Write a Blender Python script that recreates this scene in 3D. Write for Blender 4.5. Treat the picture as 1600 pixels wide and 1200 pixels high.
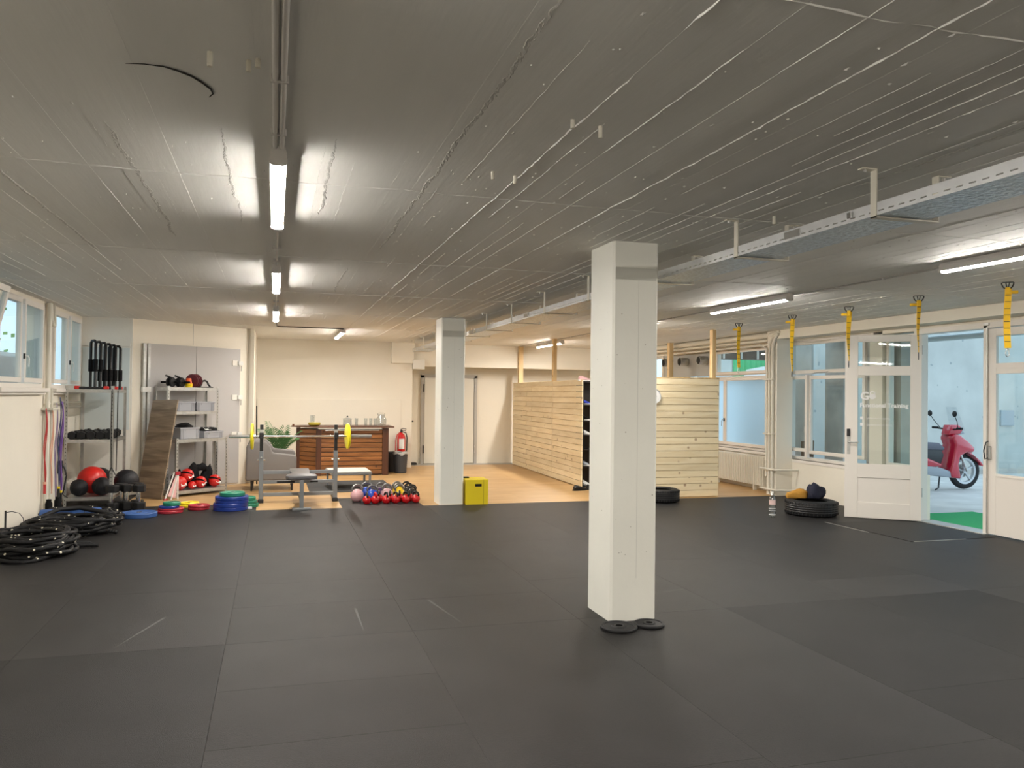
import bpy, bmesh, math, random
from mathutils import Vector, Matrix
random.seed(7)
PI = math.pi
for o in list(bpy.data.objects): bpy.data.objects.remove(o)
scene = bpy.context.scene
COL = scene.collection

# ---------------------------------------------------------------- camera
F = 1248.26; YAW, PITCH, ROLL = .288663846, .0138944463, .0117853633
cam_d = bpy.data.cameras.new('camera'); cam = bpy.data.objects.new('camera', cam_d); COL.objects.link(cam)
cam_d.sensor_width = 36; cam_d.lens = F/1600*36; cam_d.clip_start = .05; cam_d.clip_end = 200
fw = Vector((math.sin(YAW)*math.cos(PITCH), math.cos(YAW)*math.cos(PITCH), math.sin(PITCH)))
rt = Vector((math.cos(YAW), -math.sin(YAW), 0)); up = rt.cross(fw)
r2 = rt*math.cos(ROLL)+up*math.sin(ROLL); u2 = -rt*math.sin(ROLL)+up*math.cos(ROLL)
M = Matrix((r2, u2, -fw)).transposed().to_4x4(); M.translation = Vector((0, 0, 1.6)); cam.matrix_world = M
scene.camera = cam

# ---------------------------------------------------------------- world, exposure
w = bpy.data.worlds.new('world'); scene.world = w; w.use_nodes = True
bg = w.node_tree.nodes['Background']; bg.inputs[0].default_value = (.62, .84, 1.0, 1); bg.inputs[1].default_value = 1.85
LAMP = 295.0                    # strength of the LED tubes
LAMP_RGB = (1.0, .945, .87)
vs = scene.view_settings; vs.view_transform = 'Standard'; vs.look = 'None'; vs.gamma = 1; vs.exposure = 0; vs.use_curve_mapping = False

# ---------------------------------------------------------------- materials
def mat(name, col, rough=.6, metal=0, bump=0, bscale=60, var=0, vscale=3, emit=None, stretch=(1, 1, 1), rnd=0, spec=.5, coat=0, space='Object'):
    m = bpy.data.materials.new(name); m.use_nodes = True; nt = m.node_tree; N = nt.nodes; L = nt.links
    b = N['Principled BSDF']; b.inputs['Base Color'].default_value = (*col, 1); b.inputs['Roughness'].default_value = rough
    b.inputs['Metallic'].default_value = metal; b.inputs['Specular IOR Level'].default_value = spec
    b.inputs['Coat Weight'].default_value = coat
    if emit: b.inputs['Emission Color'].default_value = (*emit[0], 1); b.inputs['Emission Strength'].default_value = emit[1]
    if bump or var or rnd:
        tc = N.new('ShaderNodeTexCoord'); mp = N.new('ShaderNodeMapping'); mp.inputs['Scale'].default_value = stretch
        L.new(tc.outputs['Object'], mp.inputs[0])
    if bump:
        n = N.new('ShaderNodeTexNoise'); n.inputs['Scale'].default_value = bscale; n.inputs['Detail'].default_value = 4
        L.new(mp.outputs[0], n.inputs[0]); bp = N.new('ShaderNodeBump'); bp.inputs['Strength'].default_value = bump; bp.inputs['Distance'].default_value = .01
        L.new(n.outputs[0], bp.inputs['Height']); L.new(bp.outputs[0], b.inputs['Normal'])
    src = None
    if var:
        n = N.new('ShaderNodeTexNoise'); n.inputs['Scale'].default_value = vscale; n.inputs['Detail'].default_value = 5
        L.new(mp.outputs[0], n.inputs[0]); r = N.new('ShaderNodeMapRange'); r.inputs['From Min'].default_value = .3; r.inputs['From Max'].default_value = .7
        r.inputs['To Min'].default_value = 1-var; r.inputs['To Max'].default_value = 1+var; L.new(n.outputs[0], r.inputs[0]); src = r.outputs[0]
    if rnd:
        oi = N.new('ShaderNodeObjectInfo'); r = N.new('ShaderNodeMapRange'); r.inputs['To Min'].default_value = 1-rnd; r.inputs['To Max'].default_value = 1+rnd
        L.new(oi.outputs['Random'], r.inputs[0])
        if src is None: src = r.outputs[0]
        else:
            mm = N.new('ShaderNodeMath'); mm.operation = 'MULTIPLY'; L.new(src, mm.inputs[0]); L.new(r.outputs[0], mm.inputs[1]); src = mm.outputs[0]
    if src is not None:
        h = N.new('ShaderNodeHueSaturation'); h.inputs['Color'].default_value = (*col, 1); L.new(src, h.inputs['Value']); L.new(h.outputs[0], b.inputs['Base Color'])
    return m
def S(r, g, b):     # sRGB 0-255 -> linear
    f = lambda c: (c/255/12.92) if c <= 10 else ((c/255+.055)/1.055)**2.4
    return (f(r), f(g), f(b))
def wood(name, c1, c2, scale=(1, 1, 1), knots=True, rough=.55, rnd=.12, ns=3.0, kcol=(.16, .08, .035)):
    m = bpy.data.materials.new(name); m.use_nodes = True; nt = m.node_tree; N = nt.nodes; L = nt.links; b = N['Principled BSDF']
    b.inputs['Roughness'].default_value = rough
    tc = N.new('ShaderNodeTexCoord'); oi = N.new('ShaderNodeObjectInfo'); ad = N.new('ShaderNodeVectorMath'); ad.operation = 'MULTIPLY_ADD'
    cx = N.new('ShaderNodeCombineXYZ')
    for k in range(3): L.new(oi.outputs['Random'], cx.inputs[k])
    ad.inputs[1].default_value = (1, 1, 1); L.new(tc.outputs['Object'], ad.inputs[0])
    sc = N.new('ShaderNodeVectorMath'); sc.operation = 'SCALE'; sc.inputs[3].default_value = 31; L.new(cx.outputs[0], sc.inputs[0]); L.new(sc.outputs[0], ad.inputs[2])
    mp = N.new('ShaderNodeMapping'); mp.inputs['Scale'].default_value = scale; L.new(ad.outputs[0], mp.inputs[0])
    n = N.new('ShaderNodeTexNoise'); n.inputs['Scale'].default_value = ns; n.inputs['Detail'].default_value = 6; n.inputs['Distortion'].default_value = .6; L.new(mp.outputs[0], n.inputs[0])
    r = N.new('ShaderNodeValToRGB'); r.color_ramp.elements[0].position = .33; r.color_ramp.elements[0].color = (*c1, 1); r.color_ramp.elements[1].position = .66; r.color_ramp.elements[1].color = (*c2, 1)
    L.new(n.outputs[0], r.inputs[0]); col = r.outputs[0]
    if knots:
        v = N.new('ShaderNodeTexVoronoi'); v.inputs['Scale'].default_value = 4.2; L.new(ad.outputs[0], v.inputs[0])
        mr = N.new('ShaderNodeMapRange'); mr.inputs['From Min'].default_value = .06; mr.inputs['From Max'].default_value = .13; mr.inputs['To Min'].default_value = .8; mr.inputs['To Max'].default_value = 0
        L.new(v.outputs['Distance'], mr.inputs[0]); mx = N.new('ShaderNodeMixRGB'); L.new(mr.outputs[0], mx.inputs[0]); L.new(col, mx.inputs[1]); mx.inputs[2].default_value = (*kcol, 1); col = mx.outputs[0]
    rr = N.new('ShaderNodeMapRange'); rr.inputs['To Min'].default_value = 1-rnd; rr.inputs['To Max'].default_value = 1+rnd; L.new(oi.outputs['Random'], rr.inputs[0])
    h = N.new('ShaderNodeHueSaturation'); L.new(col, h.inputs['Color']); L.new(rr.outputs[0], h.inputs['Value']); L.new(h.outputs[0], b.inputs['Base Color'])
    return m
def glass(name, tint=(.93, .97, .97), refl=1.0):
    m = bpy.data.materials.new(name); m.use_nodes = True; nt = m.node_tree; N = nt.nodes; L = nt.links; N.remove(N['Principled BSDF'])
    t = N.new('ShaderNodeBsdfTransparent'); t.inputs[0].default_value = (*tint, 1); g = N.new('ShaderNodeBsdfGlossy'); g.inputs['Roughness'].default_value = .02
    lw = N.new('ShaderNodeLayerWeight'); lw.inputs['Blend'].default_value = .5; pw = N.new('ShaderNodeMath'); pw.operation = 'POWER'; pw.inputs[1].default_value = 5; L.new(lw.outputs['Facing'], pw.inputs[0])
    ml = N.new('ShaderNodeMath'); ml.operation = 'MULTIPLY_ADD'; ml.inputs[1].default_value = .9*min(refl, 1); ml.inputs[2].default_value = .04*refl; ml.use_clamp = True; L.new(pw.outputs[0], ml.inputs[0])
    mx = N.new('ShaderNodeMixShader'); L.new(ml.outputs[0], mx.inputs[0]); L.new(t.outputs[0], mx.inputs[1]); L.new(g.outputs[0], mx.inputs[2]); L.new(mx.outputs[0], N['Material Output'].inputs[0])
    return m
def frosted(name, col=(.86, .9, .95)):
    m = bpy.data.materials.new(name); m.use_nodes = True; nt = m.node_tree; N = nt.nodes; L = nt.links; N.remove(N['Principled BSDF'])
    t = N.new('ShaderNodeBsdfTranslucent'); t.inputs[0].default_value = (*col, 1); d = N.new('ShaderNodeBsdfDiffuse'); d.inputs[0].default_value = (*col, 1)
    mx = N.new('ShaderNodeMixShader'); mx.inputs[0].default_value = .05; L.new(t.outputs[0], mx.inputs[1]); L.new(d.outputs[0], mx.inputs[2]); L.new(mx.outputs[0], N['Material Output'].inputs[0])
    return m
def emis(name, col, st):
    m = bpy.data.materials.new(name); m.use_nodes = True; nt = m.node_tree; N = nt.nodes; L = nt.links; N.remove(N['Principled BSDF'])
    e = N.new('ShaderNodeEmission'); e.inputs[0].default_value = (*col, 1); e.inputs[1].default_value = st; L.new(e.outputs[0], N['Material Output'].inputs[0]); return m

WALL = mat('wall_paint', (.80, .75, .645), .6, bump=.12, bscale=25, var=.03, vscale=1.2)
WALLW = mat('wall_paint_white', (.78, .76, .70), .55, bump=.1, bscale=40, var=.03, vscale=2)
TRIM = mat('frame_paint', (.76, .715, .655), .4, bump=.05, bscale=30)
PILLAR = mat('pillar_paint', (.77, .765, .70), .45, bump=.12, bscale=18, var=.03, vscale=2)
BAND = mat('pillar_band_grey', (.62, .62, .57), .35)  # slightly greyer tone for the strip across the pillar fronts
CEIL = mat('ceiling_paint', (.75, .745, .71), .6, bump=.12, bscale=14, var=.05, vscale=1.5, stretch=(2.5, .25, 1))
RUBBER = mat('rubber_mat', (.023, .022, .022), .42, bump=.5, bscale=220, var=.2, vscale=2.2, rnd=.12, spec=.13)
RUBBERD = mat('rubber_mat_dark', (.018, .0175, .0175), .46, bump=.5, bscale=220, var=.18, vscale=2.2, rnd=.06, spec=.12)
SUB = mat('subfloor', (.03, .03, .03), .9)
CONC = mat('concrete_grey', (.42, .41, .39), .8, bump=.3, bscale=12, var=.1)
OUTW = mat('outdoor_render_wall', (.50, .51, .485), .85, bump=.4, bscale=6, var=.1, vscale=1.4)
OUTG = mat('outdoor_ground', (.55, .55, .54), .85, bump=.2, bscale=10, var=.12, vscale=2)
OUTD = mat('outdoor_dark_concrete', (.46, .44, .41), .8, bump=.3, bscale=9, var=.15)
GREENMAT = mat('green_turf', (.02, .36, .12), .9, bump=.5, bscale=300)
GREENROOF = mat('green_corrugated_sheet', (.05, .50, .22), .5)
PLANKB = wood('floor_board', S(192, 158, 110), S(174, 136, 88), (.5, 3, 1), False, .38, .06, 3)
PINE = wood('pine_board_light', S(240, 224, 190), S(228, 208, 168), (.7, .7, 6), True, .55, .09, 2.5, kcol=(.30, .17, .08))
PINEB = wood('pine_post', S(228, 200, 152), S(205, 172, 120), (5, 5, .5), True, .55, .05, 2.5, kcol=(.3, .17, .08))
BARW = wood('stained_board', S(146, 96, 50), S(112, 70, 34), (.8, .8, 7), True, .42, .18, 2.5, kcol=(.04, .015, .006))
BARD = wood('stained_post', S(88, 50, 28), S(66, 36, 20), (5, 5, .5), False, .42, .1)
LAMI = wood('grey_brown_laminate', S(148, 130, 108), S(110, 93, 75), (.8, .8, 7), False, .45, .05, 2.5)
STEEL = mat('galvanised_steel', (.52, .52, .50), .38, .85, bump=.05, bscale=40, var=.1, vscale=20)
TRAY = mat('galvanised_tray', (.66, .67, .68), .32, .7, var=.08, vscale=8)
TRAYU = mat('galvanised_spangle', (.68, .76, .84), .36, .85, bump=1.0, bscale=35, var=.25, vscale=40)  # zinc spangle, with the blue of reflected daylight put into the colour
CHROME = mat('chrome', (.75, .75, .74), .18, 1)
GREYP = mat('grey_powder_coat', (.22, .23, .24), .4, .3)
BLACKP = mat('black_plastic', (.012, .012, .013), .42)
BLACKR = mat('black_rubber', (.008, .008, .009), .6, bump=.15, bscale=90, spec=.35)
BLACKF = mat('black_fabric', (.006, .006, .007), .85, bump=.6, bscale=60, spec=.2)
WHITEP = mat('white_plastic', (.75, .75, .72), .35)
CREAMM = mat('cream_enamel', (.70, .67, .58), .35)
DARK = mat('dark_metal', (.03, .03, .03), .35, .7)
CABD = mat('lilac_grey_door', (.47, .455, .445), .5, bump=.05, bscale=20)
LAMPB = mat('lamp_housing', (.62, .60, .58), .45)
TUBE = emis('led_diffuser', LAMP_RGB, LAMP)
GLASS = glass('window_glass'); GLASSJ = glass('jar_glass', (.93, .95, .96), 3.5); FROST = frosted('frosted_film', (.80, .93, 1.0))
def plain(n, c, r=.45, **k): return mat(n, c, r, **k)
RED = plain('red_vinyl', (.62, .02, .015), .35); REDB = plain('red_enamel', (.55, .008, .012), .22, coat=.4)
BLUE = plain('blue_rubber', (.008, .035, .25), .4); GREEN = plain('green_rubber', (.01, .19, .11), .45); YEL = plain('yellow_rubber', (.78, .60, .015), .4)
CRIM = plain('crimson_rubber', (.38, .02, .035), .45); PINK = plain('pink_vinyl', (.72, .44, .45), .5)
LITEBLUE = plain('mid_blue_rubber', (.03, .09, .28), .5)
YBOX = plain('yellow_box_paint', (.72, .56, .005), .45, bump=.1, bscale=15); STRAPY = plain('yellow_webbing', (.85, .52, .01), .6, bump=.3, bscale=200); ORANGE = plain('orange_plastic', (.80, .11, .02), .4)
MAROON = plain('maroon_rubber', (.10, .012, .02), .5); MUSTARD = plain('mustard_cloth', (.45, .22, .03), .85, bump=.6, bscale=50)
FABG = mat('grey_upholstery', (.20, .185, .175), .9, bump=.3, bscale=250)
CRATE = plain('grey_crate_plastic', (.36, .37, .40), .45); LEAF = plain('palm_leaf', (.05, .16, .05), .45)
VINYL = plain('grey_vinyl_pad', (.10, .095, .10), .38); RUG = mat('charcoal_rug', (.045, .045, .045), .95, bump=.6, bscale=150)
SCRED = plain('scooter_red', (.48, .012, .035), .15, coat=1); SCGREY = plain('scooter_grey', (.30, .33, .37), .5); SEATG = plain('scooter_seat', (.11, .11, .14), .55)
BROWN = plain('brown_wicker', (.16, .10, .06), .8, bump=.6, bscale=60); LEAFB = plain('garden_leaf', (.10, .35, .06), .7)
PURPLE = plain('purple_band', (.16, .07, .30), .5); PEACH = plain('peach_band', (.75, .40, .28), .5); NAVY = plain('navy_band', (.03, .04, .12), .5); BANDRED = plain('red_band', (.45, .03, .03), .5)
PAPER = plain('printed_white', (.78, .78, .76), .5); COBALT = plain('cobalt_shoe', (.05, .08, .5), .5)

# ---------------------------------------------------------------- mesh helpers
class MB:
    def __init__(s): s.v = []; s.f = []
    def add(s, v, f, M=None):
        n = len(s.v); s.v += [tuple(M @ Vector(p)) if M is not None else tuple(p) for p in v]; s.f += [tuple(i+n for i in q) for q in f]; return s
    def box(s, x0, x1, y0, y1, z0, z1, M=None):
        v = [(x, y, z) for z in (z0, z1) for y in (y0, y1) for x in (x0, x1)]
        return s.add(v, [(0, 2, 3, 1), (4, 5, 7, 6), (0, 1, 5, 4), (2, 6, 7, 3), (0, 4, 6, 2), (1, 3, 7, 5)], M)
    def lathe(s, prof, seg=20, M=None, caps=True):
        v = []; f = []; k = len(prof)
        for i in range(seg):
            a = 2*PI*i/seg
            for r, z in prof: v.append((r*math.cos(a), r*math.sin(a), z))
        for i in range(seg):
            j = (i+1) % seg
            for t in range(k-1): f.append((i*k+t, j*k+t, j*k+t+1, i*k+t+1))
        if caps:
            if prof[0][0] > 1e-5: f.append(tuple(i*k for i in reversed(range(seg))))
            if prof[-1][0] > 1e-5: f.append(tuple(i*k+k-1 for i in range(seg)))
        return s.add(v, f, M)
    def cyl(s, p0, p1, r, seg=12, r1=None):
        p0 = Vector(p0); p1 = Vector(p1); d = p1-p0; q = d.to_track_quat('Z', 'Y').to_matrix().to_4x4(); q.translation = p0
        return s.lathe([(r, 0), (r if r1 is None else r1, d.length)], seg, q)
    def tube(s, pts, r, seg=8, closed=False, rf=None):
        pts = [Vector(p) for p in pts]; n = len(pts); v = []; f = []; up = None
        for i, p in enumerate(pts):
            a = pts[(i-1) % n] if (closed or i) else p; b = pts[(i+1) % n] if (closed or i < n-1) else p
            t = (b-a).normalized()
            if up is None:
                up = Vector((0, 0, 1)) if abs(t.z) < .9 else Vector((1, 0, 0))
            x = t.cross(up)
            if x.length < 1e-4: x = t.orthogonal()
            x.normalize(); y = x.cross(t).normalized(); up = y
            for k in range(seg):
                an = 2*PI*k/seg; rr = r if rf is None else rf(i, an); v.append(p+x*math.cos(an)*rr+y*math.sin(an)*rr)
        m = n if closed else n-1
        for i in range(m):
            j = (i+1) % n
            for k in range(seg): f.append((i*seg+k, i*seg+(k+1) % seg, j*seg+(k+1) % seg, j*seg+k))
        if not closed: f.append(tuple(reversed(range(seg)))); f.append(tuple((n-1)*seg+k for k in range(seg)))
        return s.add(v, f)
    def sphere(s, c, r, seg=20, rings=12, sq=(1, 1, 1)):
        pr = [(max(math.sin(PI*i/rings)*r, 0), -math.cos(PI*i/rings)*r) for i in range(rings+1)]; pr[0] = (0, -r); pr[-1] = (0, r)
        return s.lathe(pr, seg, Matrix.Translation(c) @ Matrix.Diagonal((*sq, 1)), False)
    def prism(s, poly, d0, d1, axis='y', M=None):
        n = len(poly); mk = {'y': lambda a, b, d: (a, d, b), 'x': lambda a, b, d: (d, a, b), 'z': lambda a, b, d: (a, b, d)}[axis]
        v = [mk(a, b, d0) for a, b in poly]+[mk(a, b, d1) for a, b in poly]
        f = [tuple(range(n)), tuple(range(2*n-1, n-1, -1))]+[(i, i+n, (i+1) % n+n, (i+1) % n) for i in range(n)]
        return s.add(v, f, M)
    def frame(s, x0, x1, y0, y1, z0, z1, w, wb=None):   # rectangular frame in the YZ plane
        wb = w if wb is None else wb
        s.box(x0, x1, y0, y1, z1-w, z1); s.box(x0, x1, y0, y1, z0, z0+wb); s.box(x0, x1, y0, y0+w, z0+wb, z1-w); s.box(x0, x1, y1-w, y1, z0+wb, z1-w); return s
    def build(s, name, material, parent=None, loc=None, rot=None, bev=0, smooth=None, kind=None, label=None, center=False, mods=None):
        me = bpy.data.meshes.new(name)
        vv = s.v; off = Vector((0, 0, 0))
        if center:
            xs = [min(p[i] for p in vv) for i in range(3)]; xm = [max(p[i] for p in vv) for i in range(3)]
            off = Vector(((xs[0]+xm[0])/2, (xs[1]+xm[1])/2, xs[2])); vv = [tuple(Vector(p)-off) for p in vv]
        me.from_pydata(vv, [], s.f)
        b = bmesh.new(); b.from_mesh(me)
        if bev: bmesh.ops.bevel(b, geom=[e for e in b.edges if len(e.link_faces) == 2 and e.calc_face_angle(0) > .6], offset=bev, segments=2, affect='EDGES', profile=.5)
        bmesh.ops.recalc_face_normals(b, faces=b.faces)
        b.to_mesh(me); b.free(); me.update()
        me.materials.append(material)
        if smooth is not None:
            for p in me.polygons: p.use_smooth = True
            me.set_sharp_from_angle(angle=smooth)
        o = bpy.data.objects.new(name, me); COL.objects.link(o)
        if parent: o.parent = parent
        if center: o.location = off
        if loc is not None: o.location = Vector(loc)+(off if center else Vector((0, 0, 0)))
        if rot is not None: o.rotation_euler = rot
        if kind: o['kind'] = kind
        if label: o['label'] = label
        return o
def thing(name, label, cat, loc=(0, 0, 0), rz=0, group=None, rot=None):
    o = bpy.data.objects.new(name, None); COL.objects.link(o); o.location = loc; o.rotation_euler = rot or (0, 0, rz); o.empty_display_size = .1
    o['label'] = label; o['category'] = cat
    if group: o['group'] = group
    return o
def tag(o, label, cat, group=None, kind=None):
    o['label'] = label; o['category'] = cat
    if group: o['group'] = group
    if kind: o['kind'] = kind
    return o
def struct(o): o['kind'] = 'structure'; return o
def dup(o, loc=None, rz=None, label=None, group=None, parent=None):
    c = o.copy(); COL.objects.link(c)
    if parent: c.parent = parent
    for ch in list(o.children): dup(ch, parent=c)
    if loc is not None: c.location = loc
    if rz is not None: c.rotation_euler = (0, 0, rz)
    if label: c['label'] = label
    if group: c['group'] = group
    return c
def senv(name):
    o = bpy.data.objects.new(name, None); COL.objects.link(o); o['kind'] = 'structure'; o.empty_display_size = .1; return o
def BX(*a, M=None): return MB().box(*a, M=M)
def T(x, y, z): return Matrix.Translation((x, y, z))
def RX(a): return Matrix.Rotation(a, 4, 'X')
def RY(a): return Matrix.Rotation(a, 4, 'Y')
def RZ(a): return Matrix.Rotation(a, 4, 'Z')
def text(body, size, material, parent, M, name='lettering', ext=.001, align='LEFT', space=1.0, bold=0):
    cu = bpy.data.curves.new(name, 'FONT'); cu.body = body; cu.size = size; cu.extrude = ext; cu.align_x = align; cu.space_character = space; cu.offset = bold; cu.resolution_u = 3
    t = bpy.data.objects.new('tmp', cu); COL.objects.link(t)
    dg = bpy.context.evaluated_depsgraph_get(); me = bpy.data.meshes.new_from_object(t.evaluated_get(dg)); bpy.data.objects.remove(t)
    me.materials.clear(); me.materials.append(material)
    o = bpy.data.objects.new(name, me); COL.objects.link(o); o.parent = parent; o.matrix_local = M; return o
H = 2.71; XL = -2.8; XR = 8.2; YB = 17.3; YF = -4.0

# ================================================================ FLOOR
fl = struct(BX(XL-.2, XR+.2, YF-.2, 18.3, -.2, -.014).build('floor', SUB))
DX = 1.195; X0 = -.275
xs = [XL]+[X0+DX*k for k in range(-2, 8) if X0+DX*k > XL+.1]+[XR]
colj = {0: [-2.2, .2, 2.6, 5.38, 7.8, 10.2], 1: [-1, 1.6, 5.38, 7.4, 9.6], 2: [-2, .8, 3.0, 5.38, 6.9, 9.3], 3: [-1.2, 1.3, 2.9, 3.81, 4.54, 5.38, 6.26, 7.0, 8.6, 10.1],
        4: [-1, 1.1, 3.11, 5.38, 6.2, 7.6, 9.4], 5: [-1.6, .8, 3.0, 5.38, 6.6, 8.4, 10], 6: [-1, 1.5, 3.6, 5.38, 7.1, 9.2], 7: [-1, 1.4, 3.4, 5.38, 6.0, 7.85, 9.9], 8: [-2, .4, 2.9, 5.38, 7.3, 9.1], 9: [-1, 2.3, 4.9, 7.35, 9.7]}
YM = 11.37
def slab(x0, x1, y0, y1, m, nm='rubber_mat', t=.013, g=.0006, parent=fl, z=0):
    if x1-x0 < .02 or y1-y0 < .02: return
    return MB().box(x0+g, x1-g, y0+g, y1-g, z-t, z).build(nm, m, parent, bev=.0008, center=True)
for i in range(len(xs)-1):
    js = [YF]+colj.get(i, colj[9])+[YM]
    for a, b in zip(js[:-1], js[1:]):
        dark = (3.2 < xs[i] < 5.5 and b <= 5.4) or (xs[i] < -.5 and b <= 5.4)
        slab(xs[i], xs[i+1], a, b, RUBBERD if dark else RUBBER)
# rubber beyond the edge: left strip to the shelves and the tongue under the kettlebells
slab(XL, -1.49, YM, 12.05, RUBBER); slab(-1.49, -.22, YM, 12.05, RUBBER); slab(.93, 2.07, YM, 12.42, RUBBER)
slab(XL, -2.0, 12.05, 13.3, RUBBER)
# light laminate boards
def boards(x0, x1, y0, y1, wd=.55, ln=2.4, nm='floor_panel'):
    y = y0; k = 0
    while y < y1-.02:
        yy = min(y+wd, y1); x = x0-(k % 3)*.8; k += 1
        while x < x1-.02:
            a = max(x, x0); b_ = min(x+ln, x1)
            slab(a, b_, y, yy, PLANKB, nm, g=.0008)
            x += ln
        y = yy
boards(-.22, .93, 11.37, 12.42); boards(2.07, XR, 11.37, 12.42); boards(-2.0, -.22, 12.05, 12.42); boards(-2.0, XR, 12.42, 17.75); 
BX(-.36, XR, 17.75, 18.1, -.014, .0015).build('threshold_strip', CONC, fl)
# darker doormat cut into the rubber by the door and its pale edge strips
slab(6.90, 8.1, 7.36, 8.72, RUBBERD, 'doormat', t=.004, z=.004)
BX(6.93, 7.66, 7.345, 7.36, 0, .005).build('edge_strip', STEEL, fl); BX(6.86, 6.875, 8.0, 8.79, 0, .004).build('edge_strip', STEEL, fl)
# chalk scuffs
for (x0, y0, x1, y1, wd) in ((-.93, 5.48, -.72, 6.12, .02), (.60, 5.47, .60, 6.05, .02), (1.28, 5.50, 1.17, 6.15, .022), (2.9, 5.9, 3.3, 6.0, .02)):
    d = Vector((x1-x0, y1-y0, 0)).normalized(); n_ = Vector((-d.y, d.x, 0))*wd/2; a = Vector((x0, y0, .0006)); b_ = Vector((x1, y1, .0006))
    MB().add([a-n_*.3, a+n_*.3, b_+n_, b_-n_], [(0, 1, 2, 3)]).build('scuff_mark', mat('scuff', (.075, .073, .07), .7), fl)

# ================================================================ CEILING
cb = MB(); x = XL-.1; zs = []; jx = []; random.seed(3)
while x < XR+.1:
    wd = random.choice((.10, .115, .13, .15)); z = H-random.uniform(0, .002)
    cb.box(x, min(x+wd, XR+.1), YF-.1, 18.2, z, H+.15); jx.append(x); x += wd
ceil = struct(cb.build('ceiling', CEIL))
rg = MB(); random.seed(11)
for i, jxx in enumerate(jx):
    if random.random() < .3: continue
    big = i % 6 == 2; amp = (.0045 if big else random.choice((.001, .0014, .002, .003)))*(1 if abs(jxx) > 1 and abs(jxx-5.17) > 1 else .45); y = -1.5 + random.uniform(0, 2); wd = (.006 if big else .0035)
    if abs(jxx) < .05: continue
    while y < 16.5:
        run = random.uniform(.3, 1.9) if not big else random.uniform(2, 6); e = min(y+run, 16.5)
        smooth_zone = jxx < .7 and y < 3.6
        if not smooth_zone:
            st = .03 if y < 9 else .1; n = int((e-y)/st)+1; pts = []; wob = 0
            for k in range(n+1):
                yy = y+k*st; wob = wob*.82+random.uniform(-.0022, .0022)*(1.5 if big else 1); a = amp*(.1+1.1*random.random()**1.6)*min(1, k/3, (n-k)/3+.1)
                ww = wd*random.uniform(.25, 1.3); c = jxx+wob
                pts += [(c-ww, yy, H+.003), (c, yy, H-.0018-a), (c+ww, yy, H+.003)]
            rg.add(pts, [q for k in range(n) for q in ((3*k, 3*k+3, 3*k+4, 3*k+1), (3*k+1, 3*k+4, 3*k+5, 3*k+2))])
        y = e+random.uniform(.2, 2.4 if not big else .5)
for yj in (1.92, 4.34, 6.75, 9.1, 11.5, 13.9):     # joints across the board runs
    pts = []; n = 220; wob = 0
    for k in range(n+1):
        xx = XL+(XR-XL)*k/n; wob = wob*.93+random.uniform(-.008, .008); a = random.uniform(.0, .006) if (xx > .6 or yj > 4) else 0
        c = yj+wob; pts += [(xx, c-.007, H+.003), (xx, c, H-.001-a), (xx, c+.007, H+.003)]
    rg.add(pts, [q for k in range(n) for q in ((3*k, 3*k+3, 3*k+4, 3*k+1), (3*k+1, 3*k+4, 3*k+5, 3*k+2))])
for k in range(1300):                               # drips and specks
    xx = random.uniform(XL, XR); yy = random.uniform(0, 10)
    if xx < .7 and yy < 3.4 and random.random() < .93: continue
    r = random.uniform(.002, .006); ln = random.uniform(1, 4); hgt = random.uniform(.001, .005)
    rg.add([(xx-r, yy-r*ln, H-.001), (xx+r, yy-r*ln, H-.001), (xx+r, yy+r*ln, H-.001), (xx-r, yy+r*ln, H-.001), (xx, yy, H-.002-hgt)], [(0, 1, 4), (1, 2, 4), (2, 3, 4), (3, 0, 4)])
rg.build('concrete_ridges', CEIL, ceil, kind='stuff')
rs = MB()
for (xa, ya, yb_, wd) in ((-.69, 3.6, 6.2, .035), (-.23, 3.55, 5.5, .022), (.245, 3.55, 5.1, .028), (.76, 2.0, 6.2, .035), (-1.35, 4.0, 7.0, .03), (.6, 7.2, 9.0, .03), (2.9, 1.2, 3.5, .03)):
    n = int((yb_-ya)/.018); m_ = 4; wob = 0; P = []
    for k in range(n+1):
        wob = wob*.95+random.uniform(-.004, .004); tw = wd*min(1, k/12, (n-k)/12+.05)*random.uniform(.6, 1.1)
        for j in range(m_+1): P.append((xa+wob+(j/m_-.5)*tw+random.uniform(-.002, .002), ya+k*.018, H-.0015-(random.uniform(0, .0022) if 0 < j < m_ else -.003)))
    rs.add(P, [(k*(m_+1)+j, k*(m_+1)+j+1, (k+1)*(m_+1)+j+1, (k+1)*(m_+1)+j) for k in range(n) for j in range(m_)])
rs.build('rough_strips', mat('rough_plaster', (.56, .55, .52), .8), ceil, kind='stuff')
# hairline ring crack, plugs
cr = []
for (a, b_) in ((-.50, 2.95), (-.44, 2.937), (-.38, 2.938), (-.34, 2.96), (-.295, 3.0), (-.265, 3.05), (-.24, 3.106), (-.236, 3.15), (-.252, 3.19)): cr.append((a, b_, H-.004))
MB().tube(cr, .0032, 5, rf=lambda i, a: .0036*(.3+.7*min(1, i/3, (8-i)/2+.2))).build('crack', mat('crack_dark', (.03, .028, .025), .9), ceil)
for (a, b_, l) in ((-.219, 2.768, .05), (-.10, 2.80, .04), (-.07, 2.78, .03), (1.132, 2.998, .035), (1.267, 3.034, .05), (1.151, 3.864, .04), (1.023, 3.823, .04), (2.9, 4.2, .05)):
    MB().cyl((a, b_, H), (a, b_, H-l), .009, 8).build('plug', CREAMM, ceil)

# ================================================================ WALLS
def seg(name, boxes, m, **k):
    q = MB()
    for b_ in boxes: q.box(*b_)
    return struct(q.build(name, m, **k))
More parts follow.
